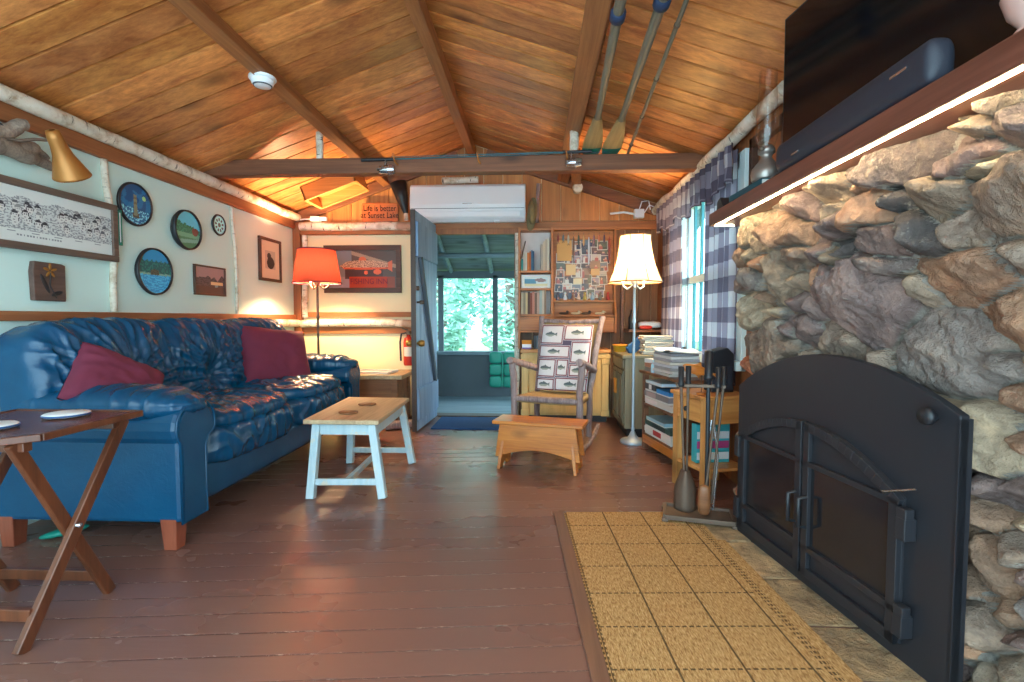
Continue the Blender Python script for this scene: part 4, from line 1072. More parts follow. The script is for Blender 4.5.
# driftwood wall lamp
dw = T('driftwood_wall_lamp','driftwood wall lamp with a flared brass shade on a black arm','wall lamp',(XL+.02,2.235,1.905))
def dr(pts, rs): 
    pp=[];r2=[]
    for (p,q,a,b) in zip(pts[:-1],pts[1:],rs[:-1],rs[1:]):
        for i in range(6):
            t=i/6; v=Vector(p).lerp(Vector(q),t); pp.append(v+Vector((noise.noise(v*14),noise.noise(v*14+Vector((3,3,3))),noise.noise(v*14+Vector((7,1,3)))))*.014); r2.append((a+(b-a)*t)*(1+.25*noise.noise(v*30)))
    pp.append(Vector(pts[-1])); r2.append(rs[-1]); return pp,r2
mb = MB()
mb.tube(*dr([(.03,-.32,.03),(.04,-.12,-.0),(.04,.06,-.015),(.03,.22,-.035)],[.06,.055,.042,.02]),12)
mb.tube(*dr([(.05,-.16,.0),(.08,-.06,.05),(.10,.02,.11)],[.04,.035,.028]),12)
mb.tube(*dr([(.05,-.22,.02),(.06,-.16,.10),(.05,-.13,.16)],[.035,.03,.015]),12)
mb.tube(*dr([(.05,-.02,.01),(.06,.10,.02),(.05,.18,.0)],[.03,.028,.01]),10)
P('driftwood', mb.xf(Matrix.Translation((0,.13,0))), M['drift'], dw)
sh = Matrix.Rotation(R(36),3,'X')@Matrix.Rotation(R(8),3,'Y')
P('lamp_shade', MB().lathe([(.012,.235),(.028,.232),(.034,.20),(.036,.16),(.044,.11),(.062,.06),(.080,.01),(.084,0),(.080,.002),(.058,.06),(.040,.11),(.03,.19),(.01,.2)],(.18,.31,-.095),28,sh), plain('dull_copper', lin(178,118,58), .45, .45, .15, 12), dw)
P('reflector', MB().lathe([(.001,.05),(.03,.048),(.06,.022),(.078,.004)],(.18,.31,-.095),28,sh), M['white'], dw, label='white inside of the shade')
P('arm', MB().tube([(.08,.06,.02),(.11,.11,.02),(.15,.15,.04),(.17,.19,.05)],.008,8), M['iron'], dw)
P('cord', MB().tube([(.10,.06,.06),(.06,-.05,.16),(.03,-.15,.22),(.01,-.3,.24)],.004,6), M['plastic'], dw)

# ---------------------------------------------------------------- back wall
def fish_art(u, v):
    # big spotted pike over a red block
    cx, cy = .52, .60
    a = (u-cx)/.36
    top = .66+.075*(1-a*a); bot = .51-.02*(1-a*a)
    if -1 < a < 1.0 and bot < v < top and u > .16+abs(v-.58)*.9:
        if v < .545: return (214,96,62)
        return (120,84,70) if nz(u,v,52) > .12 else (206,168,140)
    if .82 < u < .94 and abs(v-.585) < .03+(u-.82)*1.05: return (214,110,76)
    if math.hypot((u-.50)/.055,(v-.76)/.07) < 1: return (206,106,70)
    if math.hypot((u-.72)/.06,(v-.43)/.07) < 1 or math.hypot((u-.55)/.03,(v-.41)/.05) < 1: return (222,108,70)
    if .30 < u < .98 and v < .30:
        return (176,58,26) if u < .86 else (140,70,50)
    if .24 < u < .80 and .24 < v < .50: return (66,54,56)
    if u < .30 and v < .30: return (150,138,150)
    if u < .34: return (120,128,140)
    if abs((v-.98)+(u-.25)*.55) < .05: return (160,140,120)
    return (86,76,72)
fpn = T('fish_poster','framed poster of a spotted fish over a red block behind the red lamp','framed picture',(-1.872,YB-.004,1.60))
framed('',"",fpn,.85,.515,.055,.03,M['frame'],fish_art,130,70)
def text(name, s, size, m, parent, loc, ext=.001, rot=(R(90),0,0), sx=1.0):
    cu_ = bpy.data.curves.new(name, 'FONT'); cu_.body = s; cu_.size = size; cu_.align_x = 'CENTER'; cu_.align_y = 'CENTER'; cu_.extrude = ext; cu_.space_line = .85
    tmp = bpy.data.objects.new(name, cu_); C.objects.link(tmp); bpy.context.view_layer.update()
    me = bpy.data.meshes.new_from_object(tmp.evaluated_get(bpy.context.evaluated_depsgraph_get()))
    bpy.data.objects.remove(tmp); me.materials.clear(); me.materials.append(m)
    o = bpy.data.objects.new(name, me); C.objects.link(o); o.parent = parent; o.location = loc; o.rotation_euler = rot; o.scale = (sx,1,1); RM[o] = RM[parent]; return o
text('lettering','FISHING INN',.085,M['maroon'],fpn,(.07,-.018,-.135),.0005,(R(90),0,0),.85)
sg = T('lettered_board','small orange wooden board lettered Life is better at Sunset Lake','sign',(-1.655,YB-.075,2.098),R(2))
P('board', MB().prism([(-.195,0),(.195,0),(.195,.165),(.18,.195),(-.185,.195),(-.195,.17)], mz(-.012), .024), wood('orange_board', lin(176,84,34), lin(214,116,54), 'X', .5), sg, bevel=.003)
text('lettering','Life is better\nat Sunset Lake',.086,M['tvblack'],sg,(0,-.014,.10),.001,(R(90),0,R(0)),.80)
# air conditioner
ac = T('air_conditioner','long white wall air conditioner above the open door','air conditioner',(-.70,YB-.005,2.08))
aw = .60
prof = [(0,.02),(-.0,.375),(-.17,.375),(-.205,.345),(-.215,.16),(-.205,.10),(-.15,.03),(-.10,.0),(-.02,.0)]
mA = Matrix(((0,0,1,-aw),(1,0,0,0),(0,1,0,0),(0,0,0,1)))
P('housing', MB().prism(prof, mA, 2*aw), M['white'], ac, bevel=.012)
P('louver', MB().bar((-aw+.06,-.19,.075),(aw-.06,-.19,.075),.008,.07), M['white'], ac, bevel=.002)
P('panel_gap', MB().box(-aw+.012,-.2165,.118,aw-.012,-.205,.122), M['porchd'], ac)
P('badge', MB().box(-.05,-.2165,.165,.05,-.2145,.172), M['chrome'], ac)
P('receiver', MB().box(.27,-.14,-.012,.33,-.10,.004), M['white'], ac, bevel=.003)
# horn
hn = T('metal_horn','black cone shaped horn standing on the back wall timber left of the air conditioner','horn',(-1.365,5.29,2.165))
P('cone', MB().lathe([(.02,0),(.03,.04),(.06,.18),(.085,.34),(.088,.34),(.06,.17),(.032,.05)],n=28,mat=Matrix.Rotation(R(-14),3,'Y')), M['plastic'], hn)
P('stub', MB().lathe([(.024,-.06),(.024,.01),(.001,.01)],n=14), M['birchZ'] , hn)
# ceiling hatch box
hb = T('ceiling_vent_box','open wooden box frame fixed under the left ceiling slope near the back wall','vent box',(-2.02,4.98,roof(-2.02)-.002))
rl = Matrix.Rotation(-math.atan(SL),4,'Y')
mb = MB().box(-.27,-.19,-.13,.27,-.17,0).box(-.27,.17,-.13,.27,.19,0).box(-.27,-.19,-.13,-.25,.19,0).box(.25,-.19,-.13,.27,.19,0).xf(rl)
P('box_frame', mb, M['pinex'], hb, bevel=.003)
mb = MB().box(-.275,-.195,-.142,.275,-.165,-.128).box(-.275,.165,-.142,.275,.195,-.128).box(-.275,-.195,-.142,-.245,.195,-.128).box(.245,-.195,-.142,.275,.195,-.128).xf(rl)
P('box_trim', mb, M['pinex'], hb, bevel=.003)
P('inner_panel', MB().box(-.25,-.17,-.035,.25,.17,-.025).xf(rl), M['pinex'], hb)
sd_ = T('smoke_detector','round white smoke detector on the left ceiling beam','smoke detector',(-1.60,2.93,roof(-1.60)-.112),0)
P('body', MB().lathe([(.001,.0),(.062,.0),(.064,-.012),(.058,-.028),(.046,-.038),(.001,-.04)],n=32), M['white'], sd_)
P('mount', MB().lathe([(.074,.014),(.076,.004),(.074,0),(.05,0)],n=32), M['white'], sd_)
P('vent_ring', MB().lathe([(.053,-.033),(.050,-.036),(.047,-.039),(.045,-.036)],n=32), M['porchd'], sd_)
# hat and stick
ht = T('felt_hat','olive felt hat hung at the right end of the air conditioner','hat',(-.035,5.13,2.02))
P('brim', MB().puff((0,0,.10),(.05,.02,.17),.9,.9,Matrix.Rotation(R(6),3,'Y'),n=(24,16)), M['khaki'], ht)
P('crown', MB().puff((0,-.04,.11),(.035,.05,.11),.8,.8,n=(20,12)), M['khaki'], ht)
log((.02,YB-.06,2.08),(.035,YB-.06,2.48),.022,M['bark'],'short peeled stick standing on the timber beside the olive hat',.008,10,'stick',None,'peeled_stick')
# fire extinguisher
fe = T('fire_extinguisher','red fire extinguisher on the back wall behind the open door','fire extinguisher',(-1.36,YB-.075,.56))
P('cylinder', MB().lathe([(.001,.0),(.05,.0),(.056,.02),(.056,.25),(.045,.29),(.02,.31),(.02,.33),(.001,.33)],n=24), M['red'], fe)
P('valve', MB().box(-.02,-.03,.33,.02,.03,.37).bar((0,-.02,.38),(-.06,-.05,.40),.02,.012), M['iron'], fe, bevel=.003)
P('hose', MB().tube([(-.02,-.02,.35),(-.07,-.03,.34),(-.085,-.03,.25),(-.075,-.04,.05)],.010,8), M['plastic'], fe)
P('label', MB().grid(lambda u,v: (.0568*math.sin((u-.5)*1.6), -.0568*math.cos((u-.5)*1.6), .10+.10*v), 12, 2), M['paper'], fe)
# side table in the back left corner
st = T('side_table','brown wooden cabinet table in the back corner beyond the sofa','side table',(-1.62,5.05,0))
P('top', MB().box(-.33,-.27,.47,.33,.27,.515), M['oaktop'], st, bevel=.008)
P('body', MB().box(-.30,-.24,.06,.26,.24,.47), M['brownend'], st, bevel=.004)
for sx in (-.28,.25):
    for sy in (-.23,.22): P('leg', MB().box(sx-.03,sy-.03,0,sx+.03,sy+.03,.47), M['brownend'], st, bevel=.004)
tr = T('serving_tray','flat pale tray on the brown corner side table','tray',(-1.62,4.98,.516),R(-6))
P('tray', MB().box(-.20,-.13,0,.20,.13,.008).box(-.20,-.13,.008,.20,-.12,.022).box(-.20,.12,.008,.20,.13,.022).box(-.20,-.13,.008,-.19,.13,.022).box(.19,-.13,.008,.20,.13,.022), M['paper'], tr, bevel=.003)
log((-1.42,4.66,.045),(-1.11,4.80,.045),.042,M['bark'],'split firewood log on the floor between the corner table and the door',.006,12,'log',None,'firewood_log')
# small electrical things up on the walls
eb = T('outlet_box','white electrical outlet box on the back birch pole left of the vent box corner','outlet',(-2.36,YB-.06,2.105))
P('box', MB().box(-.05,-.04,0,.05,.03,.055), M['white'], eb, bevel=.006)
P('cable', MB().tube([(-.05,0,.03),(-.12,0,.03),(-.20,-.01,.02)],.008,8), M['white'], eb)
P('plug', MB().box(.05,-.025,.01,.12,.02,.05), M['white'], eb, bevel=.006)
e2 = T('cable_outlet','white outlet box with looping white cables in the upper right back corner','outlet',(1.08,YB-.07,2.11))
P('box', MB().box(-.05,-.04,0,.05,.03,.09), M['white'], e2, bevel=.006)
P('cable', MB().tube([(-.05,-.02,.04),(-.16,-.02,.06),(-.30,-.02,.045)],.012,8).tube([(0,-.03,.09),(.02,-.05,.16),(.09,-.05,.17),(.11,-.04,.08)],.006,8).tube([(.05,-.03,.05),(.10,-.04,.13),(.16,-.04,.10)],.006,8), M['white'], e2)

# ---------------------------------------------------------------- shelves and photo board
BX0, BX1, BY0, BY1 = -.175, .185, 5.17, 5.345
bk = T('wall_bookcase','pine bookcase beside the doorway with two rows of books','bookcase',(.005,5.26,.752))
P('side', MB().box(BX0,BY0,.752,BX0+.022,BY1,2.0), M['hutchz'], bk, True, .002)
P('side', MB().box(BX1-.022,BY0,.92,BX1,BY1,2.0), M['hutchz'], bk, True, .002)
P('back', MB().box(BX0+.022,BY1-.01,.92,BX1-.022,BY1,2.0), plain('lilac_backing', lin(216,202,196), .7), bk, True)
for z in (.93,1.098,1.365,1.545,1.98):
    P('shelf', MB().box(BX0+.022,BY0,z-.01,BX1-.022,BY1-.01,z+.012), M['hutch'], bk, True, .002)
P('drawer_front', MB().box(BX0+.022,BY0-.004,.945,BX1-.022,BY0+.012,1.085), M['hutch'], bk, True, .003)
def book(x, z, wd, h, dp, col, lab, lean=0, grp='books in the wall bookcase'):
    b = T('book', lab, 'book', (x,BY0+.02,z), 0, grp)
    mb = MB().box(-wd/2,0,0,wd/2,.004,h).box(-wd/2,0,0,-wd/2+.002,dp,h).box(wd/2-.002,0,0,wd/2,dp,h)
    if lean: mb.xf(Matrix.Rotation(lean,4,'Y'))
    P('cover', mb, plain('book_cover_'+lab.split()[0], lin(*col), .6, 0, .1, 20), b)
    mp = MB().box(-wd/2+.002,.004,.004,wd/2-.002,dp-.004,h-.004)
    if lean: mp.xf(Matrix.Rotation(lean,4,'Y'))
    P('pages', mp, M['paper'], b); return b
zt = 1.5575
x = BX0+.03
upper = [(.022,.12,(40,140,136),'teal short'),(.022,.18,(200,190,170),'cream'),(.018,.19,(226,220,206),'white thin'),(.024,.185,(210,120,50),'orange'),(.018,.20,(176,92,44),'rust'),(.016,.21,(46,110,150),'blue'),(.016,.20,(30,70,110),'navy')]
for wd,h,c,l in upper:
    book(x+wd/2, zt, wd-.001, h, .12, c, l+' book on the upper bookcase shelf, left half', 0, 'books on the upper shelf'); x += wd
x = .055
for wd,h,c,l in [(.026,.27,(170,156,140),'grey-tan tall'),(.022,.30,(206,190,166),'beige tall'),(.020,.32,(186,170,150),'fawn tall'),(.022,.33,(222,212,192),'ivory tallest')]:
    book(x+wd/2, zt, wd-.001, h, .12, c, l+' book on the upper bookcase shelf, right half', 0, 'books on the upper shelf'); x += wd
zt = 1.1105; x = BX0+.03
for wd,h,c,l in [(.024,.22,(196,180,150),'sand'),(.022,.225,(150,136,116),'taupe'),(.022,.22,(214,196,150),'straw'),(.026,.23,(86,60,50),'dark brown'),(.022,.22,(134,70,54),'brick'),(.024,.23,(206,140,120),'salmon'),(.026,.22,(120,96,80),'umber'),(.024,.24,(200,170,150),'peach'),(.026,.25,(176,190,186),'pale green'),(.024,.265,(210,196,176),'parchment'),(.02,.26,(150,120,96),'tan')]:
    book(x+wd/2, zt, wd-.001, h, .12, c, l+' book in the lower row of the bookcase', 0, 'books on the lower shelf'); x += wd
S('stick_ornament', MB().tube([(BX0+.03,BY0+.01,1.68),(BX0+.075,BY0+.01,1.86)],.007,8), M['iron'], 'dark thin rod leaning in the top left of the bookcase', 'rod')
def lake(u, v):
    if not (.08 < u < .92 and .14 < v < .86): return (222,216,204)
    if math.hypot((u-.66)/.2,(v-.62)/.16) < 1+.3*nz(u,v,14): return (120,84,80)
    if u < .5 and .34 < v < .7: return (40,110,140)
    return (206,190,140) if v < .34 else (196,206,206)
lp_ = T('lake_picture','small white matted lake picture standing between the two rows of books','framed picture',(.01,BY0+.05,1.4),0)
lp_.location.z = 1.447; RM[lp_] = Matrix.Translation(lp_.location)
framed('',"",lp_,.30,.135,.006,.012,M['white'],lake,44,24)
S('dark_book', MB().box(BX0+.06,BY0+.01,1.462+.0,BX0+.06+.0,BY0+.02,1.463), M['plastic']) if False else None
# photo board
pbx0, pbx1, py = .195, .815, 5.30
pb = T('photo_board','pine framed wall board crowded with pinned snapshots above a narrow shelf','photo board',(.505,5.3,.915))
P('side', MB().prism([(py+.045,2.0),(py-.06,2.0),(py-.06,1.24),(py-.13,1.10),(py-.13,.915),(py+.045,.915)],Matrix(((0,0,1,pbx0-.022),(1,0,0,0),(0,1,0,0),(0,0,0,1))),.022), M['hutchz'], pb, True, .003)
P('side', MB().prism([(py+.045,2.0),(py-.06,2.0),(py-.06,1.24),(py-.13,1.10),(py-.13,.915),(py+.045,.915)],Matrix(((0,0,1,pbx1),(1,0,0,0),(0,1,0,0),(0,0,0,1))),.022), M['hutchz'], pb, True, .003)
P('back_board', MB().box(pbx0,py+.02,.915,pbx1,py+.04,2.0), M['hutch'], pb, True)
P('top_rail', MB().box(pbx0-.03,py-.07,1.98,pbx1+.03,py+.045,2.01), M['hutch'], pb, True, .003)
P('hook_rail', MB().box(pbx0,py-.0,1.89,pbx1,py+.02,1.965), M['hutch'], pb, True, .003)
P('shelf', MB().box(pbx0,py-.06,1.235,pbx1,py+.02,1.255), M['hutch'], pb, True, .003)
P('shelf', MB().box(pbx0,py-.12,1.085,pbx1,py+.02,1.105), M['hutch'], pb, True, .003)
dw_ = P('drawer', MB().box(pbx0+.004,py-.134,.925,pbx1-.004,py-.118,1.075), M['hutch'], pb, True, .004)
for xx in (.36,.66): P('knob', MB().lathe([(.001,.02),(.012,.018),(.013,.01),(.006,0)],(xx,py-.134,1.0),12,Matrix.Rotation(R(90),3,'X')), M['stool'], dw_, True)
rnd = random.Random(21)
def snap(seed):
    r_ = random.Random(seed); bgc = r_.choice([(110,118,130),(60,66,80),(140,104,84),(86,92,74),(196,184,172),(96,66,62),(70,52,56),(150,130,140)]); n_ = r_.randint(1,3)
    fig = [(r_.uniform(.25,.75), r_.uniform(.25,.6), r_.choice([(60,48,56),(170,84,72),(40,50,80),(206,200,190),(110,80,96)])) for _ in range(n_)]
    def f(u,v):
        if n_ > 1 and (u < .05 or u > .95 or v < .05 or v > .95): return (214,206,196)
        for (x,y,c) in fig:
            if math.hypot((u-x)/.10,(v-y-.16)/.10) < 1: return (206,160,136)
            if abs(u-x) < .17 and v < y+.06: return c
        return bgc if v > .35 else tuple(int(k*.7) for k in bgc)
    return f
cards = [((.305,1.775,.155,.215),'large plain buff card at the top left of the photo board',(206,156,92)),((.375,1.575,.10,.11),'small square buff card in the left middle of the photo board',(222,190,140)),((.63,1.55,.09,.07),'small orange-buff card in the right middle of the photo board',(226,180,124)),((.445,1.455,.09,.06),'pale card near the centre of the photo board',(230,214,176))]
for (cx,cz,w_,h_),lab,c in cards:
    S('note_card', MB().box(cx-w_/2,py-.004,cz-h_/2,cx+w_/2,py-.001,cz+h_/2), plain('card_'+lab.split()[1], lin(*c), .7, 0, .05, 10), lab, 'card')
kk = 0; rows = [1.84,1.765,1.69,1.615,1.54,1.465,1.39,1.32]
for ri, z in enumerate(rows):
    x = pbx0+rnd.uniform(.004,.03)
    while x < pbx1-.05:
        w_ = rnd.uniform(.085,.12); h_ = rnd.uniform(.085,.105); cx = x+w_/2; x += w_*.88; cz = z+rnd.uniform(-.012,.012)
        if cx+w_/2 > pbx1-.005: break
        if any(abs(cx-c[0][0]) < (c[0][2]+w_)/2*.45 and abs(cz-c[0][1]) < (c[0][3]+h_)/2*.45 for c in cards): continue
        S('snapshot', MB().canvas(w_,h_,12,12,snap(kk),0,-h_/2).add([(-w_/2,.002,-h_/2),(w_/2,.002,-h_/2),(w_/2,.002,h_/2),(-w_/2,.002,h_/2)],[(3,2,1,0)],lin(220,216,206)).xf(Matrix.Rotation(rnd.uniform(-.08,.08),4,'Y')), M['vcpaper'],
          'small colour snapshot pinned among many on the pine photo board', 'photograph', 'snapshots on the photo board', loc=(cx,py+.010+.0007*(kk%9),cz)); kk += 1
cols = [(150,60,50),(80,96,110),(190,180,160),(110,80,60),(60,70,60),(196,150,90),(200,200,206),(150,100,110),(214,120,80),(90,60,80)]
for k in range(11):
    xx = pbx0+.045+k*.053; L_ = rnd.uniform(.08,.15) if k not in (3,6,10) else rnd.uniform(.25,.40)
    t = T('fishing_lure','dangling fishing lure on the hook rail of the photo board','fishing lure',(xx,py-.022,1.945),0,'lures on the hook rail')
    P('hook', MB().tube([(0,.022,.0),(0,-.006,-.003),(0,-.006,.010)],.003,6), M['iron'], t)
    P('body', MB().puff((0,0,-L_*.5),(.011,.008,L_*.42),.9,.9,n=(10,10)), plain('lure_%d'%k, lin(*cols[k%10]), .35, 0, .2, 60), t)
    P('treble', MB().tube([(0,0,-L_*.9),(.010,0,-L_-.01),(.015,0,-L_+.005)],.002,5).tube([(0,0,-L_*.9),(-.010,0,-L_-.01),(-.015,0,-L_+.005)],.002,5), M['iron'], t)
fig = [('dark carved bird figure lying on the narrow shelf under the photos',.30,(70,50,40)),('bone coloured trinket on the narrow shelf under the photos',.42,(206,186,150)),('dark duck figure at the middle of the narrow shelf',.53,(60,44,40)),('pale antler piece on the narrow shelf near its right end',.67,(220,200,160))]
for lab, xx, c in fig:
    t = T('trinket', lab, 'ornament', (xx,py-.07,1.106))
    P('body', MB().puff((0,0,.012),(.05,.022,.012),.8,.8,n=(16,10)), plain('trinket_'+lab.split()[0]+lab.split()[1], lin(*c), .6, 0, .2, 30), t)
    P('head', MB().puff((.035,0,.028),(.014,.012,.014),.9,.9,n=(12,8)).tube([(.045,0,.028),(.065,0,.024)],.004,6), plain('trinkethead_'+lab.split()[0]+lab.split()[1], lin(*c), .6, 0, .2, 30), t)
# strip of trinket heads on the upper shelf: little painted figures in front of the photos
for k, (xx, c) in enumerate([(.24,(120,110,120)),(.315,(226,224,220)),(.40,(150,110,90)),(.455,(232,196,170)),(.52,(200,170,90)),(.60,(170,190,200)),(.68,(140,120,100)),(.76,(190,70,60))]):
    nm = ['grey','white','tan','pink','mustard','pale blue','brown','red'][k]
    t = T('figurine', nm+' little figurine standing on the ledge below the photos', 'figurine', (xx,py-.025,1.256), 0, 'figurines on the photo board ledge')
    P('body', MB().lathe([(.001,.0),(.018,.0),(.022,.02),(.012,.05),(.008,.06)],n=12), plain('figurine_'+nm.replace(' ','_'), lin(*c), .5, 0, .2, 40), t)
    P('head', MB().puff((0,0,.072),(.014,.014,.015),1,1,n=(12,8)), plain('figurinehead_'+nm.replace(' ','_'), lin(*c), .5, 0, .2, 40), t)
# yellow cabinet below
yc = T('yellow_cabinet','pale yellow painted base cabinet with wooden top behind the rocking chair','cabinet',(.21,5.26,0))
P('body', MB().box(-.13,5.12,.07,.755,5.38,.715), M['yellowcab'], yc, True, .003)
P('plinth', MB().box(-.11,5.15,0,.74,5.37,.07), M['plastic'], yc, True)
P('countertop', MB().box(-.15,5.09,.715,.772,5.39,.75), M['pinex'], yc, True, .006)
P('cornice', MB().box(-.145,5.105,.66,.765,5.125,.70), M['yellowcab'], yc, True, .004)
for xx in (-.10,.715): P('pilaster', MB().box(xx-.035,5.095,.07,xx+.035,5.12,.66).box(xx-.042,5.085,.07,xx+.042,5.12,.13).box(xx-.042,5.085,.60,xx+.042,5.12,.66), M['yellowcab'], yc, True, .004)
for (a,b) in ((-.055,.30),(.31,.67)):
    D = P('door', MB().box(a,5.105,.10,b,5.12,.63), M['yellowcab'], yc, True, .003)
    P('panel_moulding', MB().box(a+.045,5.098,.14,b-.045,5.105,.15).box(a+.045,5.098,.44,b-.045,5.105,.45).box(a+.045,5.098,.14,a+.055,5.105,.45).box(b-.055,5.098,.14,b-.045,5.105,.45).box(a+.045,5.098,.49,b-.045,5.105,.50).box(a+.045,5.098,.59,b-.045,5.105,.60).box(a+.045,5.098,.49,a+.055,5.105,.60).box(b-.055,5.098,.49,b-.045,5.105,.60), M['yellowcab'], D, True)
# items on the yellow cabinet
bx = T('printed_carton','small orange and white carton on the yellow cabinet beside the doorway','box',(-.085,5.2,.751))
P('carton', MB().box(-.05,-.03,0,.05,.03,.09), M['orange'], bx, bevel=.002)
P('label', MB().box(-.048,-.0315,.012,.048,-.030,.048), M['white'], bx)
P('band', MB().box(-.048,-.0316,.0,.048,-.030,.014), plain('lilac_print', lin(120,100,170), .5), bx)
for k, (xx, c, nm) in enumerate([(.0,(36,40,50),'black'),(.025,(90,110,126),'grey-blue'),(.05,(46,50,60),'charcoal')]):
    S('video_case', MB().box(xx-.010,5.17,.751,xx+.010,5.27,.885), plain('case_'+nm, lin(*c), .4), nm+' upright case standing next to the orange carton', 'case', bevel=.002)
yt = T('yellow_tub','yellow plastic tub on the grey cabinet in the back right corner','tub',(.83,4.93,.741))
P('tub', MB().lathe([(.001,0),(.055,0),(.066,.06),(.07,.06),(.07,.068),(.062,.068),(.052,.006),(.001,.006)],n=24), M['yellow'], yt)
P('lid', MB().lathe([(.001,.074),(.066,.072),(.072,.068),(.072,.064)],n=24), M['orange'], yt)
bf = T('blue_binder','blue binder leaning on its side on the grey cabinet behind the lamp pole','binder',(.95,4.78,.752),R(30))
P('cover', MB().obox((0,0,.055),(.20,.03,.10),Matrix.Rotation(R(-35),3,'Y')), M['bluedark'], bf, bevel=.004)
P('pages', MB().obox((0.005,.0,.052),(.19,.02,.09),Matrix.Rotation(R(-35),3,'Y')), M['paper'], bf)
# grey cabinet on the right wall
gc = T('olive_cabinet','olive grey painted cabinet with yellow handles along the right wall','cabinet',(1.04,4.78,0))
P('body', MB().box(.80,4.47,.08,1.29,5.08,.71), M['greycab'], gc, True, .004)
P('plinth', MB().box(.83,4.49,0,1.28,5.07,.08), M['plastic'], gc, True)
P('countertop', MB().box(.775,4.45,.71,1.29,5.08,.74), M['greycab'], gc, True, .006)
for (a,b) in ((4.50,4.77),(4.79,5.05)):
    D = P('door', MB().box(.785,a,.11,.80,b,.60), M['greycab'], gc, True, .003)
    P('panel_moulding', MB().box(.778,a+.04,.15,.785,b-.04,.162).box(.778,a+.04,.548,.785,b-.04,.56).box(.778,a+.04,.15,.785,a+.052,.56).box(.778,b-.052,.15,.785,b-.04,.56), M['greycab'], D, True)
    P('handle', MB().box(.755,(4.745 if a < 4.6 else 4.80),.36,.775,(4.765 if a < 4.6 else 4.82),.50), M['orange'], D, True, .004, label='orange-yellow strip handle')
P('drawer_front', MB().box(.785,4.50,.62,.80,5.05,.70), M['greycab'], gc, True, .003)
# folded newspapers standing on the olive cabinet
for k in range(9):
    S('newspaper', MB().box(-.13,-.10,0,.13,.10,.017), plain('newsprint_%d'%k, lin(*[(206,200,190),(186,184,176),(220,214,200),(196,186,170)][k%4]), .8, 0, .1, 60), 'folded newspaper in the pile on the olive cabinet under the wall shelf', 'newspaper', 'newspapers piled on the olive cabinet', bevel=.006, loc=(1.10+rnd.uniform(-.012,.012),4.62+rnd.uniform(-.012,.012),.7415+.019*k), rz=rnd.uniform(-.08,.08))
ws = T('corner_shelf','brown wall shelf with cluttered things in the back right corner','shelf',(1.12,5.05,.93))
P('board', MB().box(.93,5.0,.93,1.29,5.34,.955), M['darkshelf'], ws, True, .003)
P('bracket', MB().box(1.26,5.10,.75,1.29,5.13,.93).bar((1.27,5.115,.77),(1.05,5.115,.92),.02,.02), M['darkshelf'], ws, True, .002)
P('upright', MB().box(.90,5.30,.76,.93,5.34,1.75), M['darkshelf'], ws, True, .002)
S('folded_cloth', MB().puff((1.16,5.14,1.002),(.11,.09,.034),.5,.6,None,lambda p: Vector((p.x,p.y,p.z*(1+.35*noise.noise(p*30)))),(30,16)), M['white'], 'white cloth heaped on the corner wall shelf', 'cloth')
S('red_cloth', MB().puff((1.10,5.03,.976),(.06,.03,.020),.5,.6,n=(20,12)), M['red'], 'red cloth beside the white one on the corner wall shelf', 'cloth')
S('dark_bottle', MB().lathe([(.001,0),(.03,0),(.032,.01),(.032,.12),(.012,.16),(.012,.20),(.001,.20)],n=18), M['plastic'], 'dark bottle standing on the corner wall shelf behind the lamp shade', 'bottle', loc=(1.0,5.24,.956))

# ---------------------------------------------------------------- bookcase with board games and end table
ga = math.atan2(.185,1.0)
gs = T('game_shelf','low brown open shelf of board games under the right window','shelf unit',(.885,4.14,0),ga+R(-90)+0)
# local x runs from the far corner towards the camera, local y points to the wall
GL = .68
for xx in (.02, GL-.02):
    for yy in (.02,.20): P('post', MB().box(xx-.02,yy-.02,0,xx+.02,yy+.02,.625), M['darkshelf'], gs, bevel=.003)
P('top', MB().box(-.03,-.02,.62,GL+.02,.235,.642), M['darkshelf'], gs, bevel=.004)
for z in (.12,.365): P('shelf', MB().box(0,0,z,GL,.22,z+.018), M['darkshelf'], gs, bevel=.003)
P('front_rail', MB().box(.02,-.004,.055,GL-.02,.012,.12), M['stool'], gs, bevel=.003)
P('end_panel', MB().box(GL-.03,.02,.10,GL-.018,.20,.62), M['darkshelf'], gs)
def game(lab, x, z, L_, D_, H_, col, patch=None, txt=None, dy=.0):
    p = RM[gs]@Vector((x,dy,z)); t = T('game_box', lab, 'board game', p, gs.rotation_euler.z)
    P('lid', MB().box(0,.0,H_*.25,L_,D_,H_), plain('game_'+lab.split()[0].replace('-','_'), lin(*col), .5, 0, .08, 15), t, bevel=.002)
    P('tray', MB().box(.003,.003,0,L_-.003,D_-.003,H_*.25), M['paper'], t)
    if patch: P('printed_panel', MB().box(L_*patch[0],-.001,H_*.3,L_*patch[1],.0,H_*.95), plain('print_'+lab.split()[0].replace('-','_'), lin(*patch[2]), .5), t)
    return t
game('white board game box at the bottom of the lower shelf of games',.05,.1395,.48,.22,.06,(222,214,206),(.35,.65,(190,60,60)))
game('dark-green board game box lying on the white one',.06,.2005,.46,.21,.05,(56,84,78),(.3,.8,(40,60,60)))
game('pale-blue thin game box on top of the dark-green one',.08,.2515,.34,.19,.03,(150,190,206))
game('cream game box at the bottom of the upper shelf of games',.05,.3845,.48,.22,.045,(214,200,190),(.05,.5,(226,210,206)))
game('grey patterned game box lying on the cream one',.04,.4305,.44,.21,.055,(130,124,128),(.1,.5,(170,150,150)))
game('bright-blue game box on the grey one toward the end table',.27,.4865,.22,.19,.04,(40,130,200))
game('black game box with a white label near the far end of the top row',.05,.4865,.20,.2,.06,(60,56,60),(.4,.65,(224,220,216)))
game('white-topped flat game box at the top of the games',.06,.5475,.30,.2,.025,(206,224,232))
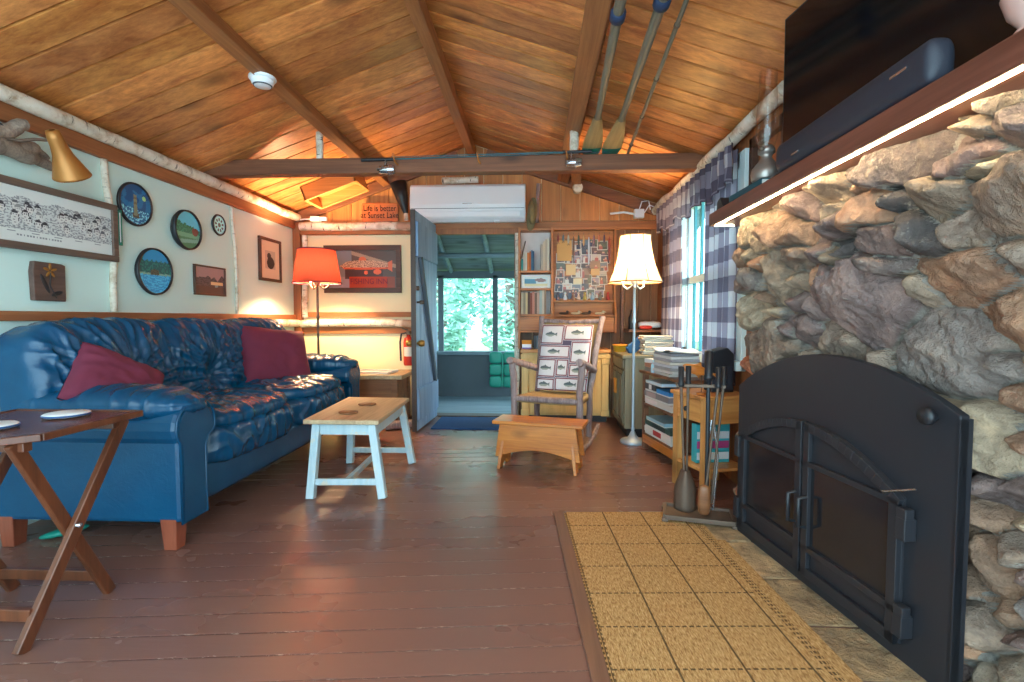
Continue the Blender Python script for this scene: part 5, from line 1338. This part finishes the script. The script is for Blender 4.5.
# papers on top of the game shelf
for k in range(8):
    a_ = rnd.uniform(-.06,.06); p = RM[gs]@Vector((.12+.25,.105,.6425+.0215*k)); lw = rnd.uniform(.28,.32)
    S('magazine', MB().box(-lw/2,-.11,0,lw/2,.11,.0195), plain('magazine_%d'%k, lin(*[(186,180,176),(206,200,196),(160,156,156),(196,196,204),(212,204,190),(170,166,170),(220,216,212),(150,150,156)][k]), .45, 0, .12, 50),
      'magazine in the tall pile on top of the game shelf under the window', 'magazine', 'magazines piled on the game shelf', bevel=.003, loc=p, rz=gs.rotation_euler.z+a_)
p = RM[gs]@Vector((.37,.105,.818)); S('white_sheet', MB().grid(lambda u,v: ((u-.5)*.40,(v-.5)*.26,.012+.010*math.sin(u*9+v*3)), 20, 12).grid(lambda u,v: ((u-.5)*.40,(v-.5)*.26,.002+.006*math.sin(u*9+v*3)), 20, 12), M['white'], 'loose white newspaper sheet lying on top of the magazine pile', 'paper', loc=p, rz=gs.rotation_euler.z)
for k in range(3):
    p = RM[gs]@Vector((.09,.10,.6425+.034*k)); S('paperback', MB().box(-.07,-.09,0,.07,.09,.031), plain('paperback_%d'%k, lin(*[(120,110,104),(176,120,96),(206,206,206)][k]), .5, 0, .2, 30), ['dark grey paperback at the bottom of the short pile on the game shelf','tan paperback in the middle of the short pile on the game shelf','white paperback on top of the short pile on the game shelf'][k], 'book', bevel=.002, loc=p, rz=gs.rotation_euler.z+.1*k)
S('plastic_bottle', MB().lathe([(.001,0),(.022,0),(.024,.01),(.022,.06),(.012,.08),(.010,.10),(.001,.10)],n=16), plain('clear_bottle_blue', lin(170,204,222), .2), 'small pale blue bottle in front of the magazine pile', 'bottle', loc=RM[gs]@Vector((.20,.008,.6425)))
# end table
et = T('end_table','honey pine end table with one drawer beside the fireplace stones','end table',(1.10,3.155,0),R(18))
P('table_top', MB().box(-.178,-.178,.585,.178,.178,.61), M['pinex'], et, bevel=.006)
for sx in (-.14,.14):
    for sy in (-.14,.14): P('leg', MB().box(sx-.023,sy-.023,0,sx+.023,sy+.023,.585), M['pinev'], et, bevel=.003)
P('apron', MB().box(-.12,-.157,.44,.12,-.137,.585), M['pinex'], et, bevel=.002)
P('apron', MB().box(-.12,.137,.44,.12,.157,.585), M['pinex'], et, bevel=.002)
P('apron', MB().box(.137,-.12,.44,.157,.12,.585), M['piney'], et, bevel=.002)
D = P('drawer', MB().box(-.162,-.115,.445,-.142,.115,.58), M['piney'], et, bevel=.004)
P('knob', MB().lathe([(.001,.03),(.014,.027),(.016,.015),(.007,.008),(.007,0)],(-.162,0,.515),14,Matrix.Rotation(R(-90),3,'Y')), M['plastic'], D)
P('lower_shelf', MB().box(-.155,-.155,.15,.155,.155,.17), M['pinex'], et, bevel=.004)
bb = T('toy_box','turquoise and white printed box on the lower shelf of the end table','box',(1.10,3.155,.172),R(10))
P('carton', MB().box(-.11,-.03,0,.11,.03,.24), plain('turquoise_card', lin(56,170,180), .5), bb, bevel=.002)
for k, (c, z) in enumerate([((226,224,226),.15),((190,70,130),.09),((230,230,232),.02)]):
    P('printed_panel', MB().box(-.105,-.032,z,.105,-.03,z+.045), plain('toy_print_%d'%k, lin(*c), .5), bb)
# wooden fish carving on a stand
fc = T('fish_carving','orange brown carved wooden fish on a wire stand on the end table','carving',(1.0,3.04,.611),R(-4))
P('base', MB().lathe([(.001,0),(.03,0),(.03,.012),(.001,.014)],n=20), M['stool'], fc)
P('wire', MB().tube([(0,0,.01),(0,0,.13)],.003,6), M['iron'], fc)
def fd(p): 
    return Vector((p.x, p.y*(1-.5*max(0,p.x/.1)), p.z*(1-.55*max(0,p.x/.1))))
fb = P('body', MB().puff((-.02,0,.145),(.095,.016,.030),1,.8,Matrix.Rotation(R(14),3,'Y'),fd,(28,16)), M['stool'], fc)
P('tail', MB().prism([(0,.0),(.05,.035),(.042,0),(.05,-.035)],Matrix.Translation((.065,.003,.123))@Matrix.Rotation(R(14),4,'Y')@Matrix.Rotation(R(90),4,'X'),.006), M['stool'], fb)
P('fin', MB().prism([(-.03,0),(.02,.0),(.01,.025)],Matrix.Translation((-.02,.003,.171))@Matrix.Rotation(R(14),4,'Y')@Matrix.Rotation(R(90),4,'X'),.006).prism([(-.02,0),(.01,.0),(.01,-.022)],Matrix.Translation((-.02,.003,.120))@Matrix.Rotation(R(14),4,'Y')@Matrix.Rotation(R(90),4,'X'),.006), M['stool'], fb)
bs = T('black_speaker','black box speaker with slanted top on the end table','speaker',(1.155,3.19,.611),R(4))
P('cabinet', MB().prism([(-.07,0),(.07,0),(.07,.235),(.03,.275),(-.07,.25)],mz(-.06),.12), M['plastic'], bs, bevel=.006)
P('grille', MB().box(-.055,-.064,.02,.055,-.06,.16), M['bar'], bs)

# ---------------------------------------------------------------- curtains
def curtain(lab, y0, y1, z0, z1, folds, x=XR-.052, seed=0, valance=False):
    t = T('plaid_valance' if valance else 'plaid_curtain', lab, 'curtain', (x,(y0+y1)/2,z0))
    def f(u,v):
        y = y0+(y1-y0)*u; am = .022*(.5+.5*(1-v)) if not valance else .014
        z = z0+(z1-z0)*v
        if valance: z += (.025*math.sin(u*22)+.015*math.sin(u*51))*(1-v)
        return (x+am*math.sin(u*folds*2*math.pi+.7*math.sin(v*2+seed)), y+.006*math.sin(v*9+u*20), z)
    mb = MB().grid(f, folds*12, 34, uv=True)
    for k in list(mb.uv): u,v = mb.uv[k]; mb.uv[k] = (u*(y1-y0)*1.6/.20+seed*.3, v*(z1-z0)/.20)
    P('cloth', mb, M['plaid'], t, True)
    P('hem', MB().grid(lambda u,v: (f(u,0)[0]-.002, f(u,0)[1], f(u,0)[2]-.002+.02*v), folds*12, 1, uv=True), M['plaid'], t, True)
    return t
curtain('near plaid curtain panel hanging beside the stone chimney',3.20,3.76,.64,2.12,6,seed=1)
curtain('far plaid curtain panel on the back side of the window',4.36,4.97,.765,2.12,5,seed=2)
curtain('short gathered plaid valance across the top of the window',3.12,4.98,1.88,2.13,16,XR-.11,3,True)

# ---------------------------------------------------------------- things on the mantel
tv = T('television','large black flat television standing on the mantel','television',(1.0,2.115,1.623),math.atan2(-1,.145))
# local x: far end to near end, local -y is the viewing side
TW = 1.18
P('bezel', MB().box(0,0,.055,TW,.035,.645), M['plastic'], tv, bevel=.004)
P('screen', MB().box(.010,-.002,.070,TW-.010,.002,.635), M['tvblack'], tv)
for xx in (.25,TW-.25): P('foot', MB().bar((xx,-.012,.006),(xx,.09,.006),.02,.012).bar((xx,.018,.006),(xx,.018,.06),.02,.02,up=(0,1,0)), M['plastic'], tv, bevel=.002)
sb = T('soundbar','long dark blue-grey soundbar with rounded ends in front of the television','soundbar',(.955,1.625,1.623))
def sbf(u, v):
    t = math.sin(math.pi*(v-.5)); a = 2*math.pi*u; pw = lambda q: math.copysign(abs(q)**.62, q)
    k = max(1e-6, 1-max(0,(abs(t)-.93)/.07)**2.4)**.5
    return (.034*k*pw(math.cos(a)), .385*t, .056+.055*k*pw(math.sin(a)))
P('body', MB().grid(sbf, 40, 80, cu=True), M['bar'], sb)
P('badge', MB().box(-.0355,.20,.03,-.033,.25,.037), M['chrome'], sb)
P('badge', MB().box(-.0355,-.31,.065,-.033,-.25,.072), M['chrome'], sb)
ol = T('oil_lamp','pewter oil lamp with a tall glass chimney on the far end of the mantel','oil lamp',(.985,2.215,1.6515))
P('font', MB().lathe([(.001,0),(.052,0),(.058,.01),(.060,.035),(.056,.055),(.032,.085),(.022,.10),(.024,.115),(.034,.12),(.034,.135),(.024,.15),(.001,.152)],n=28), M['pewter'], ol)
P('wick_knob', MB().lathe([(.001,.03),(.010,.028),(.010,.02),(.003,.018),(.003,0)],(-.02,-.02,.128),10,Matrix.Rotation(R(90),3,'X')@Matrix.Rotation(R(-45),3,'Y')), M['iron'], ol)
P('glass_chimney', MB().lathe([(.030,.14),(.044,.19),(.046,.24),(.040,.32),(.035,.40),(.036,.46)],n=32), M['glass'], ol)
S('metal_pipe', MB().lathe([(.001,0),(.026,0),(.026,.005),(.021,.008),(.021,.47),(.024,.475),(.024,.485),(.001,.487)],n=20), M['iron'], 'dark metal pipe standing between the oil lamp and the television', 'pipe', loc=(1.11,2.262,1.623))
tbk = T('teal_book','teal covered book lying at the front of the mantel by the oil lamp','book',(.957,2.31,1.623),R(2))
P('cover', MB().box(-.025,-.16,.0,.07,.16,.004).box(-.025,-.16,.024,.07,.16,.028).box(-.025,-.16,.004,-.021,.16,.024), M['teal'], tbk, bevel=.002)
P('pages', MB().box(-.021,-.157,.004,.066,.157,.024), M['paper'], tbk)
S('dark_wedge', MB().prism([(0,0),(.11,0),(.10,.05),(.06,.065)],Matrix(((0,0,1,0),(1,0,0,0),(0,1,0,0),(0,0,0,1))),.05), M['plastic'], 'small dark wedge doorstop at the far end of the mantel', 'doorstop', loc=(.945,2.58,1.623), bevel=.004)
S('pale_vase', MB().lathe([(.001,0),(.062,0),(.060,.010),(.030,.040),(.015,.060),(.034,.085),(.046,.125),(.036,.165),(.020,.180),(.018,.175),(.001,.12)],n=28), plain('blush_ceramic', lin(186,146,136), .3), 'small blush ceramic vase at the near end of the mantel', 'vase', loc=(1.035,1.13,1.623))

# ---------------------------------------------------------------- oars, pole and fishing rods overhead
def oar(lab, far, near, cl):
    far, near = Vector(far), Vector(near); d = (near-far); L_ = d.length; d.normalize()
    t = T('oar', lab, 'oar', far)
    up = Vector((0,.0,1)); sx_ = d.cross(up).normalized(); nz_ = sx_.cross(d)
    fm = Matrix((sx_, d, nz_)).transposed().to_4x4()
    def f(side):
        def g(u,v):
            wv = .050+.022*min(1,v*4)-.045*max(0,(v-.35)/.65)**1.3; wv *= min(1,(v*9+.35))
            a = (u-.5)*2; return (a*wv, v*.70, side*(.006+.016*v)*(1-a*a)**.5)
        return g
    bl = P('blade', MB().grid(f(1),14,24).grid(f(-1),14,24).xf(fm), M['oarwood'], t)
    def tip(side):
        def g(u,v):
            wv = .050+.022*min(1,v*.286*4); wv *= min(1,(v*.286*9+.35)); a = (u-.5)*2
            return (a*(wv+.001), v*.20, side*((.006+.016*v*.286)*(1-a*a)**.5+.001))
        return g
    P('painted_tip', MB().grid(tip(1),14,10).grid(tip(-1),14,10).xf(fm), M['green'], bl, label='teal green painted blade tip')
    P('shaft', MB().tube([d*.62, d*(L_*.6), d*L_],[.019,.023,.027],12), M['oarshaft'], t)
    P('collar', MB().tube([d*(L_-cl-.06), d*(L_-cl-.05), d*(L_-cl-.01), d*(L_-cl)],[.028,.036,.036,.028],14), plain('dark_blue_rubber', lin(34,50,78), .5), t, label='blue rubber collar')
    return t
M['oarwood'] = wood('oar_blade_varnish', lin(150,128,84), lin(190,166,116), 'Y', .4, False); M['oarshaft'] = wood('oar_shaft', lin(84,84,76), lin(140,128,108), 'Y', .4, False)
oar('left wooden oar lying over the tie beam, blade toward the back wall', (.43,4.02,2.335), (.345,1.78,2.44), .50)
oar('right wooden oar lying over the tie beam beside the bamboo pole', (.575,4.02,2.335), (.51,1.60,2.40), .54)
bp = T('bamboo_pole','thin grey bamboo pole slanting beside the right oar','pole',(.715,4.05,2.33))
pts = [Vector((0,0,0)).lerp(Vector((-.115,-2.3,.055)), k/24) for k in range(25)]
P('cane', MB().tube(pts, .011, 10), M['oarshaft'], bp)
for k in (3,8,13,18): P('node_ring', MB().tube([pts[k], pts[k]+Vector((0,-.012,0))],.0145,10), M['iron'], bp)
def rod(lab, a, b, flip):
    a, b = Vector(a), Vector(b); t = T('fishing_rod', lab, 'fishing rod', a); d = (b-a)
    P('blank', MB().tube([d*.12, d*.5, d],[.006,.004,.002],8), M['rodteal'], t)
    P('grip', MB().tube([d*0, d*.14],[.013,.012],10), M['plastic'], t)
    r0 = d*.10
    rl_ = P('reel', MB().tube([r0, r0+Vector((0,-.01,-.07))],.008,8).tube([r0+Vector((-.04,-.02,-.085)), r0+Vector((.04,-.02,-.085))],[.030,.034],14), M['chrome'], t)
    P('spool', MB().tube([r0+Vector((.03,-.02,-.085)), r0+Vector((.075,-.02,-.085))],[.042,.030],14), M['chrome'], rl_)
    P('crank', MB().tube([r0+Vector((0,-.03,-.065)), r0+Vector((-.01,-.06,-.085)), r0+Vector((-.035,-.065,-.10))],.004,6).tube([r0+Vector((-.035,-.065,-.10)), r0+Vector((-.04,-.09,-.10))],.008,8), M['iron'], rl_)
    for k in (.35,.55,.72,.86): P('guide', MB().tube([d*k+Vector((0,.0,-.004)), d*k+Vector((0,-.008,-.018)), d*k+Vector((.01,0,-.004))],.002,5), M['iron'], t)
M['rodteal'] = plain('teal_rod', lin(28,96,108), .3)
rod('fishing rod on the tie beam with its reel at the left end', (-1.34,TY-.065,2.285), (.55,TY-.065,2.318), 1)
rod('fishing rod on the tie beam with its reel near the oars', (.42,TY-.085,2.318), (-1.10,TY-.085,2.30), -1)
for k, xx in enumerate((-1.06,-.42,.25)):
    S('wood_peg', MB().tube([(xx,TY-.05,2.25),(xx-.01,TY-.10,2.26),(xx-.02,TY-.105,2.32)],.006,8), M['stool'], ['wooden peg holding the rods at the left of the tie beam','wooden peg holding the rods at the middle of the tie beam','wooden peg holding the rods near the oars'][k], 'peg')
# green leaf-shaped toy and cord near the sofa
S('leaf_ornament', MB().puff((-2.30,2.30,.025),(.10,.03,.018),1,1,Matrix.Rotation(R(28),3,'Z')@Matrix.Rotation(R(-8),3,'Y'),n=(20,12)), M['green'], 'shiny green fish shaped thing on the floor under the sofa', 'toy')
S('power_cord', MB().tube([(-2.4,1.75,.006),(-2.15,1.74,.006),(-2.02,1.72,.006),(-1.96,1.70,.006),(-1.98,1.66,.006),(-2.1,1.62,.006),(-2.4,1.6,.006)],.005,8), M['plastic'], 'thin black cord looped on the floor under the tray table', 'cord')
